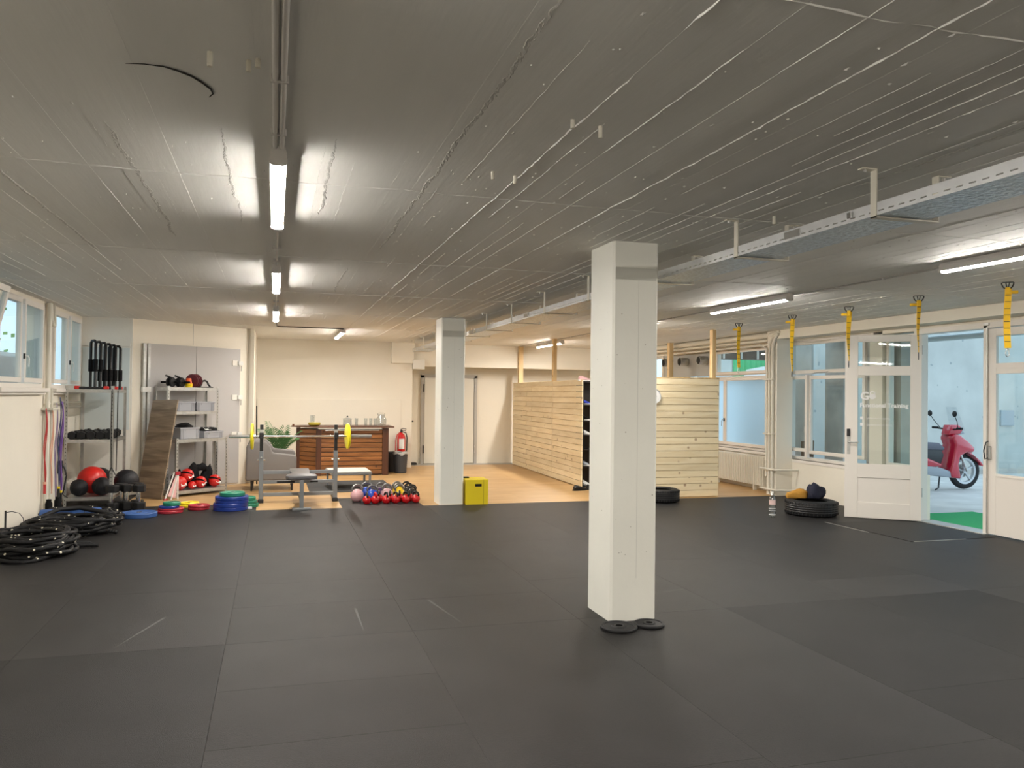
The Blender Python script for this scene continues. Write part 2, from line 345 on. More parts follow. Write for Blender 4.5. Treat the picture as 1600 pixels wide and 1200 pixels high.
# left wall: pier openings for three windows
W_L = [(7.05, 9.28), (9.42, 11.22), (11.60, 13.28)]
bl = [(XL-.25, XL, YF-.2, W_L[0][0], 0, H), (XL-.25, XL, W_L[0][0], 13.4, 0, 1.60)]
bl += [(XL-.25, XL, W_L[0][1], W_L[1][0], 1.6, H), (XL-.25, XL, W_L[1][1], W_L[2][0], 1.6, H), (XL-.25, XL, W_L[2][1], 13.4, 1.6, H)]
bl += [(XL-.25, XL, a, b_, 2.66, H) for a, b_ in W_L]
seg('wall_left', bl, WALL)
seg('wall_front', [(XL-.25, XR+.25, YF-.2, YF, 0, H)], WALL)
# back-left niche, angled closet wall, return
W0 = Vector((-2.11, 13.42, 0)); W1 = Vector((-.40, 14.82, 0)); du = (W1-W0).normalized(); ang = math.atan2(du.y, du.x)
seg('wall_niche', [(XL-.1, -2.10, 13.38, 13.5, 0, H)], WALLW)
BX(XL, -2.12, 13.35, 13.39, 2.27, 2.32).build('ledge', WALLW, bpy.data.objects['wall_niche'])
BX(XL+.02, -2.13, 13.362, 13.39, 1.0, 2.25).build('panel', mat('niche_window_light', (.62, .68, .68), .3), bpy.data.objects['wall_niche'])  # pale blue sheet: window light on the niche wall, painted as colour
MC = Matrix.Translation(W0) @ RZ(ang)
LC = (W1-W0).length
wc = senv('wall_closet')
MB().box(0, LC, 0, .15, 0, H, M=MC).build('panel', WALL, wc)
MB().box(0, .004, -.004, 0, 0, H, M=MC).box(1.05, 1.055, -.002, 0, 2.36, H, M=MC).build('joint', CONC, wc)
def mc(q): q.v = [tuple(MC @ Vector(p)) for p in q.v]; return q
d1 = senv('door_1')
mc(MB().box(.262, 1.10, -.02, 0, .03, 2.34)).build('door_leaf', CABD, d1, bev=.002); mc(MB().box(1.108, 1.962, -.02, 0, .03, 2.34)).build('door_leaf', CABD, d1, bev=.002)
for zz in (2.05, 1.46, .82):
    mc(MB().box(1.80, 1.90, -.032, -.02, zz, zz+.09)).build('hinge_plate', WALLW, d1, bev=.002); mc(MB().box(1.91, 2.0, -.05, -.0, zz+.01, zz+.08)).build('latch', WHITEP, d1, bev=.004)
    mc(MB().cyl((1.965, -.05, zz-.09), (1.965, -.05, zz+.0), .008, 8)).build('hinge_pin', STEEL, d1)
seg('wall_return', [(-.55, -.36, 14.78, 17.45, 0, H)], WALL)
tr = struct(BX(-.42, -.352, 14.74, 14.80, 0, H).build('trim_1', mat('trim_cream', (.84, .79, .68), .5)))
# back wall and recess
wb = seg('wall_back', [(-.5, 2.87, YB, YB+1.0, 0, H), (2.87, XR+.2, YB+.1, YB+.4, 2.21, H), (7.3, XR+.2, YB+.1, 18.3, 0, 2.21)], WALL)
seg('wall_back_recess', [(2.7, 7.4, 18.1, 18.3, 0, H)], WALL)
BX(-.34, 2.63, YB-.035, YB, 0, 1.47).build('wainscot_panel', WALL, wb, bev=.003)
BX(2.40, 2.89, YB-.10, YB, 2.26, H).build('duct_box', WALL, wb, bev=.004); BX(2.86, 3.12, YB-.12, YB+.1, 2.14, 2.34).build('duct_box', WALLW, wb, bev=.004)
d2 = senv('door_2')
MB().box(3.20, 3.27, 18.04, 18.1, 0, 2.03).box(4.45, 4.52, 18.04, 18.1, 0, 2.03).box(3.20, 4.52, 18.04, 18.1, 1.98, 2.05).build('door_frame', mat('grey_door_frame', (.42, .40, .36), .5), d2)
BX(3.28, 3.86, 18.05, 18.09, .015, 1.975).build('door_leaf', CREAMM, d2, bev=.002); BX(3.865, 4.44, 18.05, 18.09, .015, 1.975).build('door_leaf', CREAMM, d2, bev=.002)
for z in (.25, 1.65):
    BX(3.25, 3.275, 18.02, 18.05, z, z+.18).build('hinge', DARK, d2); BX(4.45, 4.475, 18.02, 18.05, z, z+.18).build('hinge', STEEL, d2)
MB().cyl((3.02, 18.09, .98), (3.02, 18.07, .98), .02, 10).build('wall_screw', DARK, bpy.data.objects['wall_back_recess'])
MB().box(2.92, 3.1, 17.9, 18.1, 0, .05).build('door_stop', DARK, bpy.data.objects['wall_back_recess'], bev=.01)

# right wall
wr = seg('wall_right', [(XR, XR+.2, YF-.2, 6.62, 0, H), (XR, XR+.2, 6.62, 9.30, 2.52, H), (XR, XR+.2, 8.64, 9.30, 0, .60), (XR, XR+.2, 9.30, 9.55, 0, 2.52), (XR, XR+.2, 9.30, 11.52, 2.56, H),
     (XR, XR+.2, 9.55, 11.52, 0, .60), (XR, XR+.2, 11.52, 12.05, 0, H), (XR, XR+.2, 12.05, 15.93, 0, .66), (XR, XR+.2, 12.05, 18.3, 2.5, H), (XR, XR+.2, 15.93, 15.96, 0, 2.5),
     (XR, XR+.2, 15.96, 17.4, 0, 1.95), (XR, XR+.2, 17.4, 18.3, 0, 2.5)], WALL)
BX(7.88, XR, YF, 11.33, 2.572, H+.02).build('beam', WALL, wr)
BX(7.90, XR, 11.33, 11.60, 0, H).build('pier', WALL, wr)
# cut at the pier foot so the dark rubber shows
# pipes at the pier
pp = thing('heating_pipes', 'cream painted heating pipes on the pier between the two right-hand windows', 'pipe', (7.9, 11.45, 0))
def wpipe(nm, pts, r, m=CREAMM, par=pp, seg_=10): return MB().tube([(a-7.9, b-11.45, c) for a, b, c in pts], r, seg_).build(nm, m, par, smooth=1)
wpipe('riser_pipe', [(7.865, 11.40, .02), (7.865, 11.40, 2.45), (7.865, 11.34, 2.58), (7.865, 11.25, 2.66)], .028)
wpipe('riser_pipe', [(7.87, 11.49, .02), (7.87, 11.49, 2.5), (7.87, 11.40, 2.62), (7.87, 11.22, 2.69)], .022)
wpipe('riser_pipe', [(7.87, 11.57, .3), (7.87, 11.57, 2.42), (7.87, 11.75, 2.50), (7.95, 12.0, 2.50), (8.0, 15.5, 2.50)], .016)
wpipe('ceiling_pipe', [(7.90, 11.30, 2.655), (7.95, 11.6, 2.655), (7.95, 17.3, 2.655)], .05)
wpipe('ceiling_pipe', [(7.98, 11.60, 2.575), (7.98, 17.3, 2.575)], .028)
for z in (.43, .10): wpipe('branch_pipe', [(8.1, 11.80, z), (7.84, 11.70, z), (7.835, 11.5, z), (7.84, 11.26, z), (8.0, 11.18, z), (8.19, 11.16, z)], .017)
for z in (1.0, 1.9):
    MB().box(-.075, -.0, -.09, .16, z, z+.02).build('pipe_clip', CREAMM, pp)

def sash_window(name, side, xf, y0, y1, z0, z1, frames, sill=True, restr=()):
    """xf = room-side face of the frame; side=+1 wall to +x. frames = list of (y0,y1,z0,z1,glassmaterial,handle)"""
    g = senv(name); s = side; X = lambda a, b: (min(xf+s*a, xf+s*b), max(xf+s*a, xf+s*b))
    a, b = X(.03, .12); MB().frame(a, b, y0, y1, z0, z1, .05).build('window_frame', TRIM, g, bev=.003)
    for (p0, p1, q0, q1, gm, hd) in frames:
        a, b = X(0, .05); wd = .055
        sf = MB().frame(a, b, p0-wd, p1+wd, q0-wd, q1+wd, wd).build('sash', TRIM, g, bev=.005)
        a, b = X(.022, .030); (MB().add([(a, p0-.01, q0-.01), (a, p1+.01, q0-.01), (a, p1+.01, q1+.01), (a, p0-.01, q1+.01)], [(0, 1, 2, 3)]) if gm is FROST else BX(a, b, p0-.01, p1+.01, q0-.01, q1+.01)).build('pane', gm, sf)
        if hd is not None:
            zc = q0+(q1-q0)*.33 if hd[1] is None else hd[1]; yh = hd[0]; k = -s
            MB().box(*sorted((xf, xf+k*.02)), yh-.012, yh+.012, zc-.03, zc+.03).build('handle_plate', DARK, sf, bev=.002)
            MB().tube([(xf+k*.015, yh, zc), (xf+k*.05, yh, zc), (xf+k*.055, yh+.015, zc-.03), (xf+k*.05, yh+.02, zc-.12)], .008, 8).build('handle', STEEL if s > 0 else WHITEP, sf, smooth=1)
    if sill:
        a, b = X(-.05, .12); MB().box(a, b, y0-.02, y1+.02, z0-.05, z0).build('window_sill', TRIM, g, bev=.004)
    return g
FR = XR-.0
# window 1 (frosted, behind the partition), window 2, sidelight, small high window
w1 = sash_window('window_1', 1, XR+.02, 12.05, 14.9, .66, 2.0, [(12.14, 13.39, .77, 1.92, FROST, None), (13.49, 14.75, .77, 1.92, FROST, (13.44, 1.18))])
w1b = sash_window('window_2', 1, XR+.02, 12.05, 13.82, 2.02, 2.5, [(12.14, 13.73, 2.09, 2.44, GLASS, None)], sill=False)
dp = struct(BX(XR+.03, XR+.1, 13.82, 15.94, 2.02, 2.5).build('trim_2', mat('vent_panel_grey', (.42, .42, .40), .5)))
BX(XR+.04, XR+.1, 14.9, 15.94, .66, 2.02).build('blind_panel', WALL, dp)
for yy, k in ((14.14, 'nearest the yellow strap'), (14.92, 'in the middle of the three'), (15.62, 'farthest, by the small bright window')):
    t = thing('ventilation_duct', 'short round grey metal duct stub through the wall panel, '+k, 'duct', (XR+.03, yy, 2.335), group='duct stubs in the panel above the partition')
    t.rotation_euler = (0, -PI/2, 0)
    MB().lathe([(.085, 0), (.085, .18), (.078, .18), (.078, .02)], 20, caps=False).lathe([(.088, .08), (.092, .09), (.088, .10)], 20, caps=False).lathe([(.088, .15), (.092, .16), (.088, .17)], 20, caps=False).build('duct_sleeve', STEEL, t, smooth=.6)
    MB().lathe([(.0, .05), (.079, .05)], 20, caps=False).build('duct_damper', DARK, t)
sash_window('window_3', 1, XR+.02, 15.96, 17.4, 1.95, 2.5, [(16.04, 17.3, 2.03, 2.44, GLASS, None)])
w4 = sash_window('window_4', 1, XR+.04, 9.56, 11.52, .60, 2.56, [(11.04, 11.44, .79, 1.91, GLASS, (10.99, 1.17)), (9.75, 10.92, .77, 1.91, GLASS, None), (9.75, 11.44, 2.06, 2.47, GLASS, None)])
BX(XR-.01, XR+.05, 10.95, 11.0, .66, 1.98).build('mullion', TRIM, w4, bev=.003)
MB().tube([(XR+.03, 11.2, 2.53), (XR-.02, 11.12, 2.51), (XR-.02, 10.95, 2.50), (XR-.0, 10.4, 2.515)], .006, 6).build('stay_rod', CREAMM, w4); MB().tube([(XR+.0, 10.8, 2.0), (XR-.02, 10.7, 2.01), (XR-.02, 10.5, 2.012), (XR+.0, 10.45, 2.02)], .007, 6).build('stay_rod', STEEL, w4)
MB().tube([(XR, 13.2, 2.47), (XR-.03, 13.3, 2.5), (XR-.02, 12.7, 2.49), (XR-.02, 12.5, 2.5), (XR, 12.4, 2.47)], .006, 6).build('stay_rod', CREAMM, w1b)
sash_window('window_5', 1, XR+.04, 8.69, 9.30, .60, 2.5, [(8.77, 9.22, .72, 2.40, GLASS, None)])
# door set
d3 = senv('door_3')
MB().box(XR-.03, XR+.14, 8.62, 8.69, 0, 2.52).box(XR-.02, XR+.14, 7.55, 7.61, 0, 2.52).box(XR-.02, XR+.14, 6.62, 6.70, 0, 2.52).box(XR-.02, XR+.14, 6.62, 8.69, 2.47, 2.54).build('door_frame', TRIM, d3, bev=.004)
BX(XR-.06, XR+.2, 7.55, 8.6, -.012, .012).build('door_sill', STEEL, d3, bev=.003)
def leaf(par, hinge_right=True, text_on=False):
    """leaf in local coords: x from 0 (hinge) to .93 (free edge), thickness along y 0.. -.045 , room face -y"""
    W_ = .93; rails = [(0, .135), (W_-.16, W_)]
    q = MB()
    for a, b_ in rails: q.box(a, b_, 0, .045, .012, 2.46)
    a, b_ = rails[0][1], rails[1][0]
    for z0, z1 in ((.012, .22), (.55, .735), (1.92, 2.045), (2.37, 2.46)): q.box(a, b_, 0, .045, z0, z1)
    o = q.build('door_leaf', TRIM, par, bev=.003)
    BX(a-.005, b_+.005, .012, .033, .21, .56).build('door_panel', TRIM, o, bev=.003)
    MB().box(a+.02, b_-.02, .004, .012, .24, .246).box(a+.02, b_-.02, .004, .012, .52, .526).box(a+.02, a+.026, .004, .012, .24, .526).box(b_-.026, b_-.02, .004, .012, .24, .526).build('panel_bead', TRIM, o)
    BX(a-.005, b_+.005, .02, .026, .73, 1.925).build('pane', GLASS, o); BX(a-.005, b_+.005, .02, .026, 2.04, 2.375).build('pane', GLASS, o)
    return o, a, b_
la = bpy.data.objects.new('door_leaf_hinge', None); COL.objects.link(la); la.parent = d3
hx, hy = 8.165, 8.55; ex, ey = 7.46, 9.10
d3['kind'] = 'structure'
la.name = 'open_leaf'; la.location = (hx, hy, 0); 
# local +x runs from hinge to free edge; the face towards the camera is local +y or -y
aa = math.atan2(ey-hy, ex-hx); la.rotation_euler = (0, 0, aa)
q, a, b_ = leaf(la)
bpy.context.view_layer.update()
# handle on free edge (camera faces local +y side, since rotated ~140 deg)
hb = BX(W_ := .862, .902, .045, .052, .86, 1.12).build('handle_plate', STEEL, la, bev=.002)
MB().box(.862, .905, .045, .060, 1.10, 1.20).build('lock_box', BLACKP, la, bev=.004)
MB().tube([(.882, .05, 1.02), (.882, .095, 1.02), (.86, .10, 1.02), (.76, .10, 1.02)], .009, 8).build('door_handle', STEEL, la, smooth=1)
MB().tube([(.882, -.005, 1.02), (.882, -.055, 1.02), (.86, -.06, 1.02), (.76, -.06, 1.02)], .009, 8).build('door_handle', STEEL, la, smooth=1)
# lettering on glass (faces the room), local: text runs towards -x on the +y face
def TM(x, z): return Matrix.Translation((x, .0275, z)) @ Matrix(((-1, 0, 0, 0), (0, 0, 1, 0), (0, 1, 0, 0), (0, 0, 0, 1)))
sign = bpy.data.objects.new('glass_lettering', None); COL.objects.link(sign); sign.parent = la
text('G', .15, PAPER, sign, TM(.74, 1.595), bold=.004)
text('Functional Training', .077, PAPER, sign, TM(.745, 1.495), bold=.0022, space=.99)
text('/gbfunctionaltraining', .036, PAPER, sign, TM(.67, 1.335)); text('@gbfunctionaltraining', .036, PAPER, sign, TM(.67, 1.248))
kb = MB(); Mk = TM(.635, 1.602)
kb.prism([(.045+.042*math.cos(t*PI/9), .035+.036*math.sin(t*PI/9)) for t in range(18)], -.001, .001, 'z', Mk)
for t in range(12):
    t0 = PI*(t/12*1.3-.15); t1 = PI*((t+1)/12*1.3-.15); P = lambda r, t_: (.045+r*math.cos(t_), .075+r*.9*math.sin(t_))
    kb.prism([P(.022, t0), P(.036, t0), P(.036, t1), P(.022, t1)], -.001, .001, 'z', Mk)
kb.build('kettlebell_emblem', PAPER, sign)
for z in (1.328, 1.243):
    i_ = MB().prism([(-.0, 0), (.04, 0), (.04, .04), (0, .04)], -.001, .001, 'z', TM(.74, z)); i_.build('icon_square', PAPER, sign)
# fixed right leaf
lb = bpy.data.objects.new('fixed_leaf', None); COL.objects.link(lb); lb.parent = d3; lb.location = (XR+.0, 7.55, 0); lb.rotation_euler = (0, 0, -PI/2)
q = MB()
q.box(0, .10, 0, .045, .012, 2.46).box(.75, .85, 0, .045, .012, 2.46)
for z0, z1 in ((.012, .735), (1.92, 2.045), (2.37, 2.46)): q.box(.10, .75, 0, .045, z0, z1)
q.build('door_leaf', TRIM, lb, bev=.003)
BX(.095, .755, .02, .026, .73, 1.925).build('pane', GLASS, lb); BX(.095, .755, .02, .026, 2.04, 2.375).build('pane', GLASS, lb)
MB().box(.09, .76, -.008, 0, .70, .72).box(.09, .76, -.008, 0, 1.985, 1.995).build('glazing_bead', TRIM, lb)
MB().box(.012, .045, -.03, 0, .9, 1.06).build('latch_case', STEEL, lb, bev=.006); MB().tube([(.02, -.03, .92), (.0, -.05, .90), (-.01, -.06, 1.0), (.01, -.05, 1.10), (.03, -.03, 1.12)], .008, 6).build('latch_lever', DARK, lb, smooth=1)
MB().cyl((-.005, -.018, .02), (-.005, -.018, 2.5), .008, 8).build('bolt_rod', STEEL, lb); BX(-.04, .03, -.04, -.002, 2.50, 2.53).build('bolt_keeper', STEEL, lb)
for z in (.32, 2.2): MB().cyl((XR-.02, 8.555, z), (XR-.02, 8.555, z+.12), .012, 8).build('hinge', STEEL, d3)

# left windows
def lwin(name, i, panes, sill=True):
    a, b_ = W_L[i]; fr_ = [(p0, p1, 1.735, 2.58, GLASS, hd) for p0, p1, hd in panes]
    g = sash_window(name, -1, XL+.05, a, b_, 1.62, 2.66, fr_)
    BX(XL-.0, XL+.06, a-.02, b_+.02, 1.54, 1.60).build('apron', TRIM, g, bev=.003); return g
lwin('window_6', 0, [(7.16, 8.02, None), (8.22, 9.12, (8.12, 1.95))])
lwin('window_7', 1, [(9.5, 10.19, None), (10.42, 11.10, (10.31, 1.98))])
lwin('window_8', 2, [(11.70, 12.30, None), (12.56, 13.10, (12.43, 1.98))])
# a tilted-in sash at the picture's left edge
ts = thing('tilted_window_sash', 'white window sash tilted inwards at the left edge above the ropes', 'window', (XL+.08, 8.42, 1.70), rot=(0, .22, 0))
MB().frame(0, .045, -.55, .42, 0, .93, .06).build('sash', TRIM, ts, bev=.004); BX(.02, .026, -.5, .37, .05, .88).build('pane', GLASS, ts)

# pillars
def pillar(name, x0, x1, y0, y1, label):
    t = thing(name, label, 'pillar', ((x0+x1)/2, (y0+y1)/2, 0)); hx_, hy_ = (x1-x0)/2, (y1-y0)/2; c = .016
    poly = [(-hx_+c, -hy_), (hx_-c, -hy_), (hx_, -hy_+c), (hx_, hy_-c), (hx_-c, hy_), (-hx_+c, hy_), (-hx_, hy_-c), (-hx_, -hy_+c)]
    MB().prism(poly, 0.0, H, 'z').build('shaft', PILLAR, t)
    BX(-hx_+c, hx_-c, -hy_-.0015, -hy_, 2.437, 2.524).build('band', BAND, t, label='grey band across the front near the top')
    random.seed(int(x0*10+y0)); q = MB()
    for k in range(14):
        a, z = random.uniform(-hx_+.03, hx_-.03), random.uniform(.2, 2.4); q.cyl((a, -hy_-.001, z), (a, -hy_+.001, z), random.uniform(.002, .005), 6)
    for k in range(10):
        a, z = random.uniform(-hy_+.03, hy_-.03), random.uniform(.2, 2.4); q.cyl((-hx_-.001, a, z), (-hx_+.001, a, z), random.uniform(.002, .004), 6)
    q.build('drill_holes', mat('hole_grey', (.28, .26, .22), .8), t)
    BX(.02, .023, -hy_-.001, -hy_, .3, 2.43).build('hairline_joint', BAND, t)
    return t
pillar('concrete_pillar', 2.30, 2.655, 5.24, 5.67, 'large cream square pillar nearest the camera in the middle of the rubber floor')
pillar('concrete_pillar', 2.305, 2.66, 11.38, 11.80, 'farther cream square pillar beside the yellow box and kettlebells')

# wooden partition
BZ = .1052
pf = senv('wall_partition_front')
random.seed(5)
for k in range(18):
    MB().box(5.30, 6.905, 11.46, 11.478, k*BZ+.006+.0035, (k+1)*BZ+.006-.0035).build('plank', PINE, pf, bev=.002, center=True)
MB().box(5.35, 6.88, 11.50, 11.54, .0, 1.89).build('backing_board', PINEB, pf)
BX(5.30, 6.91, 11.458, 11.56, 1.90, 1.918).build('cap_board', PINEB, pf)
BX(6.885, 6.91, 11.462, 11.56, 0, 1.90).build('corner_board', PINEB, pf)
BX(6.84, 6.905, 11.56, 11.65, 0, H).build('post', PINEB, pf, center=True); BX(7.74, 7.83, 14.76, 14.86, 0, H).build('post', PINEB, pf, center=True); 
BX(6.86, 7.8, 14.80, 14.83, 0, 1.88).build('side_board', PINEB, pf)
ps = senv('wall_partition_side')
for k in range(18):
    for (ya, yb) in ((13.03, 14.74), (14.745, 16.2+.4*(k % 2)), (16.205+.4*(k % 2), 17.75)):
        f = (ya-13.03)/4.7; g_ = (yb-13.03)/4.7; xa, xb = 5.15+.15*f, 5.15+.15*g_
        q = MB(); z0, z1 = k*.1045+.006+.003, (k+1)*.1045+.006-.003
        q.prism([(xa, ya+.002), (xa+.018, ya+.002), (xb+.018, yb-.002), (xb, yb-.002)], z0, z1, 'z'); q.build('plank', PINE, ps, bev=.002, center=True)
MB().prism([(5.205, 13.45), (5.235, 13.45), (5.38, 17.74), (5.34, 17.74)], 0, 1.87, 'z').build('backing_board', PINEB, ps)
BX(5.205, 5.275, 14.70, 14.79, 1.87, H).build('post', PINEB, ps, center=True); BX(5.30, 5.40, 17.30, 17.39, 1.87, H).build('post', PINEB, ps, center=True)
# shoe rack
sr = thing('shoe_rack', 'tall black open shoe rack at the end of the pine partition', 'shelf', (5.172, 13.05, 0))
MB().box(0, .02, 0, .33, 0, 1.86).box(.86, .88, 0, .33, 0, 1.86).box(0, .88, .32, .33, 0, 1.86).build('carcass', BLACKP, sr)
SZ = (.03, .37, .67, .92, 1.17, 1.45, 1.86)
for z in SZ: BX(.02, .86, 0, .32, z-.018, z).build('shelf_board', BLACKP, sr)
def shoe(m, sole, label, loc, rz):
    t = thing('shoe', label, 'shoe', (loc[0], loc[1], loc[2]+.002), rz, 'shoes on the black rack')
    q = MB(); prof = [(-.13, .012, .028, .075), (-.10, .012, .036, .095), (-.04, .012, .036, .085), (.02, .012, .040, .065), (.08, .012, .045, .048), (.12, .012, .036, .036), (.145, .014, .015, .026)]
    v = []; f = []
    for (x_, z0, hw, z1) in prof:
        for k in range(8):
            a_ = 2*PI*k/8; v.append((x_, hw*math.cos(a_), z0+(z1-z0)*(.5+.5*math.sin(a_))))
    for i in range(len(prof)-1):
        for k in range(8): f.append((i*8+k, i*8+(k+1) % 8, i*8+8+(k+1) % 8, i*8+8+k))
    f.append(tuple(range(8))); f.append(tuple((len(prof)-1)*8+k for k in range(8)))
    q.add(v, f).build('upper', m, t, smooth=1)
    MB().prism([(-.14, -.03), (-.05, -.04), (.07, -.048), (.14, -.025), (.155, 0), (.14, .025), (.07, .048), (-.05, .04), (-.14, .03)], 0, .018, 'z').build('sole', sole, t, bev=.003)
    return t
sh = [(0.10, 1.45, COBALT, 'cobalt blue shoe on the top inner shelf of the black rack'), (.10, 1.17, DARK, 'dark shoe on the second inner shelf of the black rack'), (.10, .92, PAPER, 'white shoe on the third inner shelf of the black rack'),
      (.10, .37, SCGREY, 'grey shoe on the fifth inner shelf of the black rack'), (.10, .03, PAPER, 'white shoe on the bottom of the black rack')]
for (dx, z, m, lab) in sh: shoe(m, WHITEP, lab, (5.17+dx, 13.20, z), -PI/2+.2)
shoe(PINK, WHITEP, 'pale pink shoe on top of the black rack', (5.17+.08, 13.16, 1.862), .3); 
shoe(BLACKP, BLACKR, 'black shoe lying on the wooden floor in front of the shoe rack', (4.98, 12.66, 0), .3); shoe(BLACKR, BLACKR, 'black shoe standing close against the foot of the shoe rack', (5.20, 12.80, 0), 1.0)
# wall clock (mostly behind the pillar)
ck = thing('wall_clock', 'round white wall clock on the pine partition behind the near pillar', 'clock', (5.73, 11.46, 1.61), rot=(PI/2, 0, 0))
MB().lathe([(.0, 0), (.12, 0), (.125, .015), (.12, .035), (.108, .03), (.108, .025), (0, .025)], 28).build('case', mat('clock_grey', (.45, .46, .47), .4), ck, smooth=.6)
MB().lathe([(0, .0255), (.105, .0255)], 28, caps=False).build('dial', PAPER, ck); MB().box(-.003, .003, 0, .075, .027, .029).box(0, .05, -.003, .003, .027, .029).build('hand', BLACKP, ck)

# ================================================================ LAMPS
def lamp(y0, y1, x, label, grp, z=H):
    L_ = y1-y0; t = thing('led_batten_lamp', label, 'lamp', (x, (y0+y1)/2, z), group=grp); h_ = L_/2
    MB().prism([(-.028, -.004), (.028, -.004), (.0365, -.03), (.0365, -.071), (-.0365, -.071), (-.0365, -.03)], -h_, h_, 'y').build('housing', LAMPB, t)
    poly = [(-.034, -.062), (-.034, -.070), (-.030, -.078), (-.018, -.082), (.018, -.082), (.030, -.078), (.034, -.070), (.034, -.062)]
    MB().prism(poly, -h_+.02, h_-.02, 'y').build('diffuser', TUBE, t)
    for s in (-1, 1): MB().prism([(-.040, -.055), (-.040, -.074), (-.034, -.083), (-.020, -.087), (.020, -.087), (.034, -.083), (.040, -.074), (.040, -.055)], *sorted((s*(h_-.021), s*(h_+.004))), 'y').build('end_cap', LAMPB, t)
    for s in (-.6, .6): BX(-.02, .02, s*h_-.02, s*h_+.02, -.006, .0).build('mount_clip', STEEL, t)
    return t
LF = [(-2.9, -1.4, None), (.35, 1.85, None), (3.73, 5.23, 'nearest lit LED batten on the left ceiling run'), (7.15, 8.65, 'second LED batten along the left ceiling run'), (10.57, 12.1, 'third and farthest LED batten of the left ceiling run')]
for a, b_, lab in LF: lamp(a, b_, 0, lab or ('unseen LED batten of the left run %s the camera' % ('above' if a > 0 else 'behind')), 'LED battens of the left run')
lamp(13.9, 15.5, 1.11, 'single LED batten set apart over the lounge in front of the back wall', 'LED battens over the lounge')
RG = [(-2.9, -1.4, 'unseen LED batten of the right run behind the camera'), (.3, 1.8, 'unseen LED batten of the right run beside the camera'), (3.7, 5.2, 'LED batten over the door side, cut by the right picture edge'), (7.2, 8.75, 'LED batten of the right run between near pillar and yellow straps'),
      (10.6, 12.1, 'LED batten of the right run hidden behind the near pillar'), (14.87, 16.42, 'LED batten over the pine partition near the back wall')]
for a, b_, lab in RG: lamp(a, b_, 5.17 if a < 14 else 5.45, lab, 'LED battens of the right run')
# conduits
cd = thing('ceiling_conduit', 'grey plastic conduit linking the left run of ceiling lamps', 'conduit', (0, 0, H))
for dx in (-.014, .014): MB().tube([(dx, YF, -.016), (dx, 3.70, -.016)], .011, 8).build('conduit_pipe', LAMPB, cd, smooth=1)
MB().tube([(0, 5.25, -.014), (0, 7.12, -.014)], .009, 8).build('conduit_pipe', LAMPB, cd, smooth=1); MB().tube([(0, 8.68, -.014), (0, 10.55, -.014)], .009, 8).build('conduit_pipe', LAMPB, cd, smooth=1)
MB().tube([(0, 12.12, -.014), (.02, 13.80, -.014), (.08, 13.84, -.014), (1.05, 13.86, -.014), (1.11, 13.9, -.014)], .009, 6).build('conduit_pipe', DARK, cd, smooth=1)
for y in (.5, 1.2, 2.1, 2.9, 3.5, 5.6, 6.3, 6.9, 9.2, 10.0): BX(-.032, .032, y-.008, y+.008, -.028, 0).build('conduit_clip', LAMPB, cd, bev=.002)
cd2 = thing('ceiling_conduit', 'thin grey conduit along the right run of lamps', 'conduit', (5.3, 0, H))
MB().tube([(0, YF, -.010), (0, 17.2, -.010)], .008, 6).build('conduit_pipe', CONC, cd2, smooth=1)
for y in range(0, 16, 2): BX(-.014, .014, y-.008, y+.008, -.022, 0).build('conduit_clip', LAMPB, cd2)

# ================================================================ CABLE TRAY
TY0, TY1 = -1.0, 16.6
ct = thing('cable_tray', 'long galvanised perforated cable tray hung under the ceiling right of the pillars', 'cable tray', (2.91, 0, 2.485))
MB().box(-.15, .15, TY0, TY1, 0, .0015).build('tray_floor', TRAYU, ct, label='spangled underside of the tray')
for s in (-1, 1):
    q = MB(); q.box(s*.15-.001, s*.15+.001, TY0, TY1, 0, .016); q.box(s*.15-.001, s*.15+.001, TY0, TY1, .022, .062); q.box(s*.15-.001 if s > 0 else s*.15, s*.15 if s > 0 else s*.15+.012, TY0, TY1, .06, .062)
    y = TY0
    while y < TY1:
        q.box(s*.15-.001, s*.15+.001, y, y+.03, .016, .022); y += .065 if y < 10 else .13
    q.build('tray_side', TRAY, ct)
cab = MB()
for k, (dx, r) in enumerate(((-.09, .009), (-.05, .007), (-.02, .010), (.03, .007), (.08, .012))):
    cab.tube([(dx+.012*math.sin(y*.9+k), y, .003+r) for y in [TY0+.2+j*.8 for j in range(22)]], r, 6)
cab.build('cables', BLACKP, ct, smooth=1)
for y in (3.2+.62, 5.9, 8.75, 11.2, 13.6): MB().box(-.158, -.150, y-.07, y+.07, .012, .052).build('tray_joiner', CHROME, ct)
for y in (3.35, 5.75, 8.62, 12.5): MB().box(-.168, -.152, y-.012, y+.012, .02, .05).build('joiner_bolt', CHROME, ct, bev=.003)
th = None
HY = [3.19, 4.39, 5.59, 6.85, 8.1, 9.35, 10.55, 11.75, 12.95, 14.15, 15.35, 16.4]
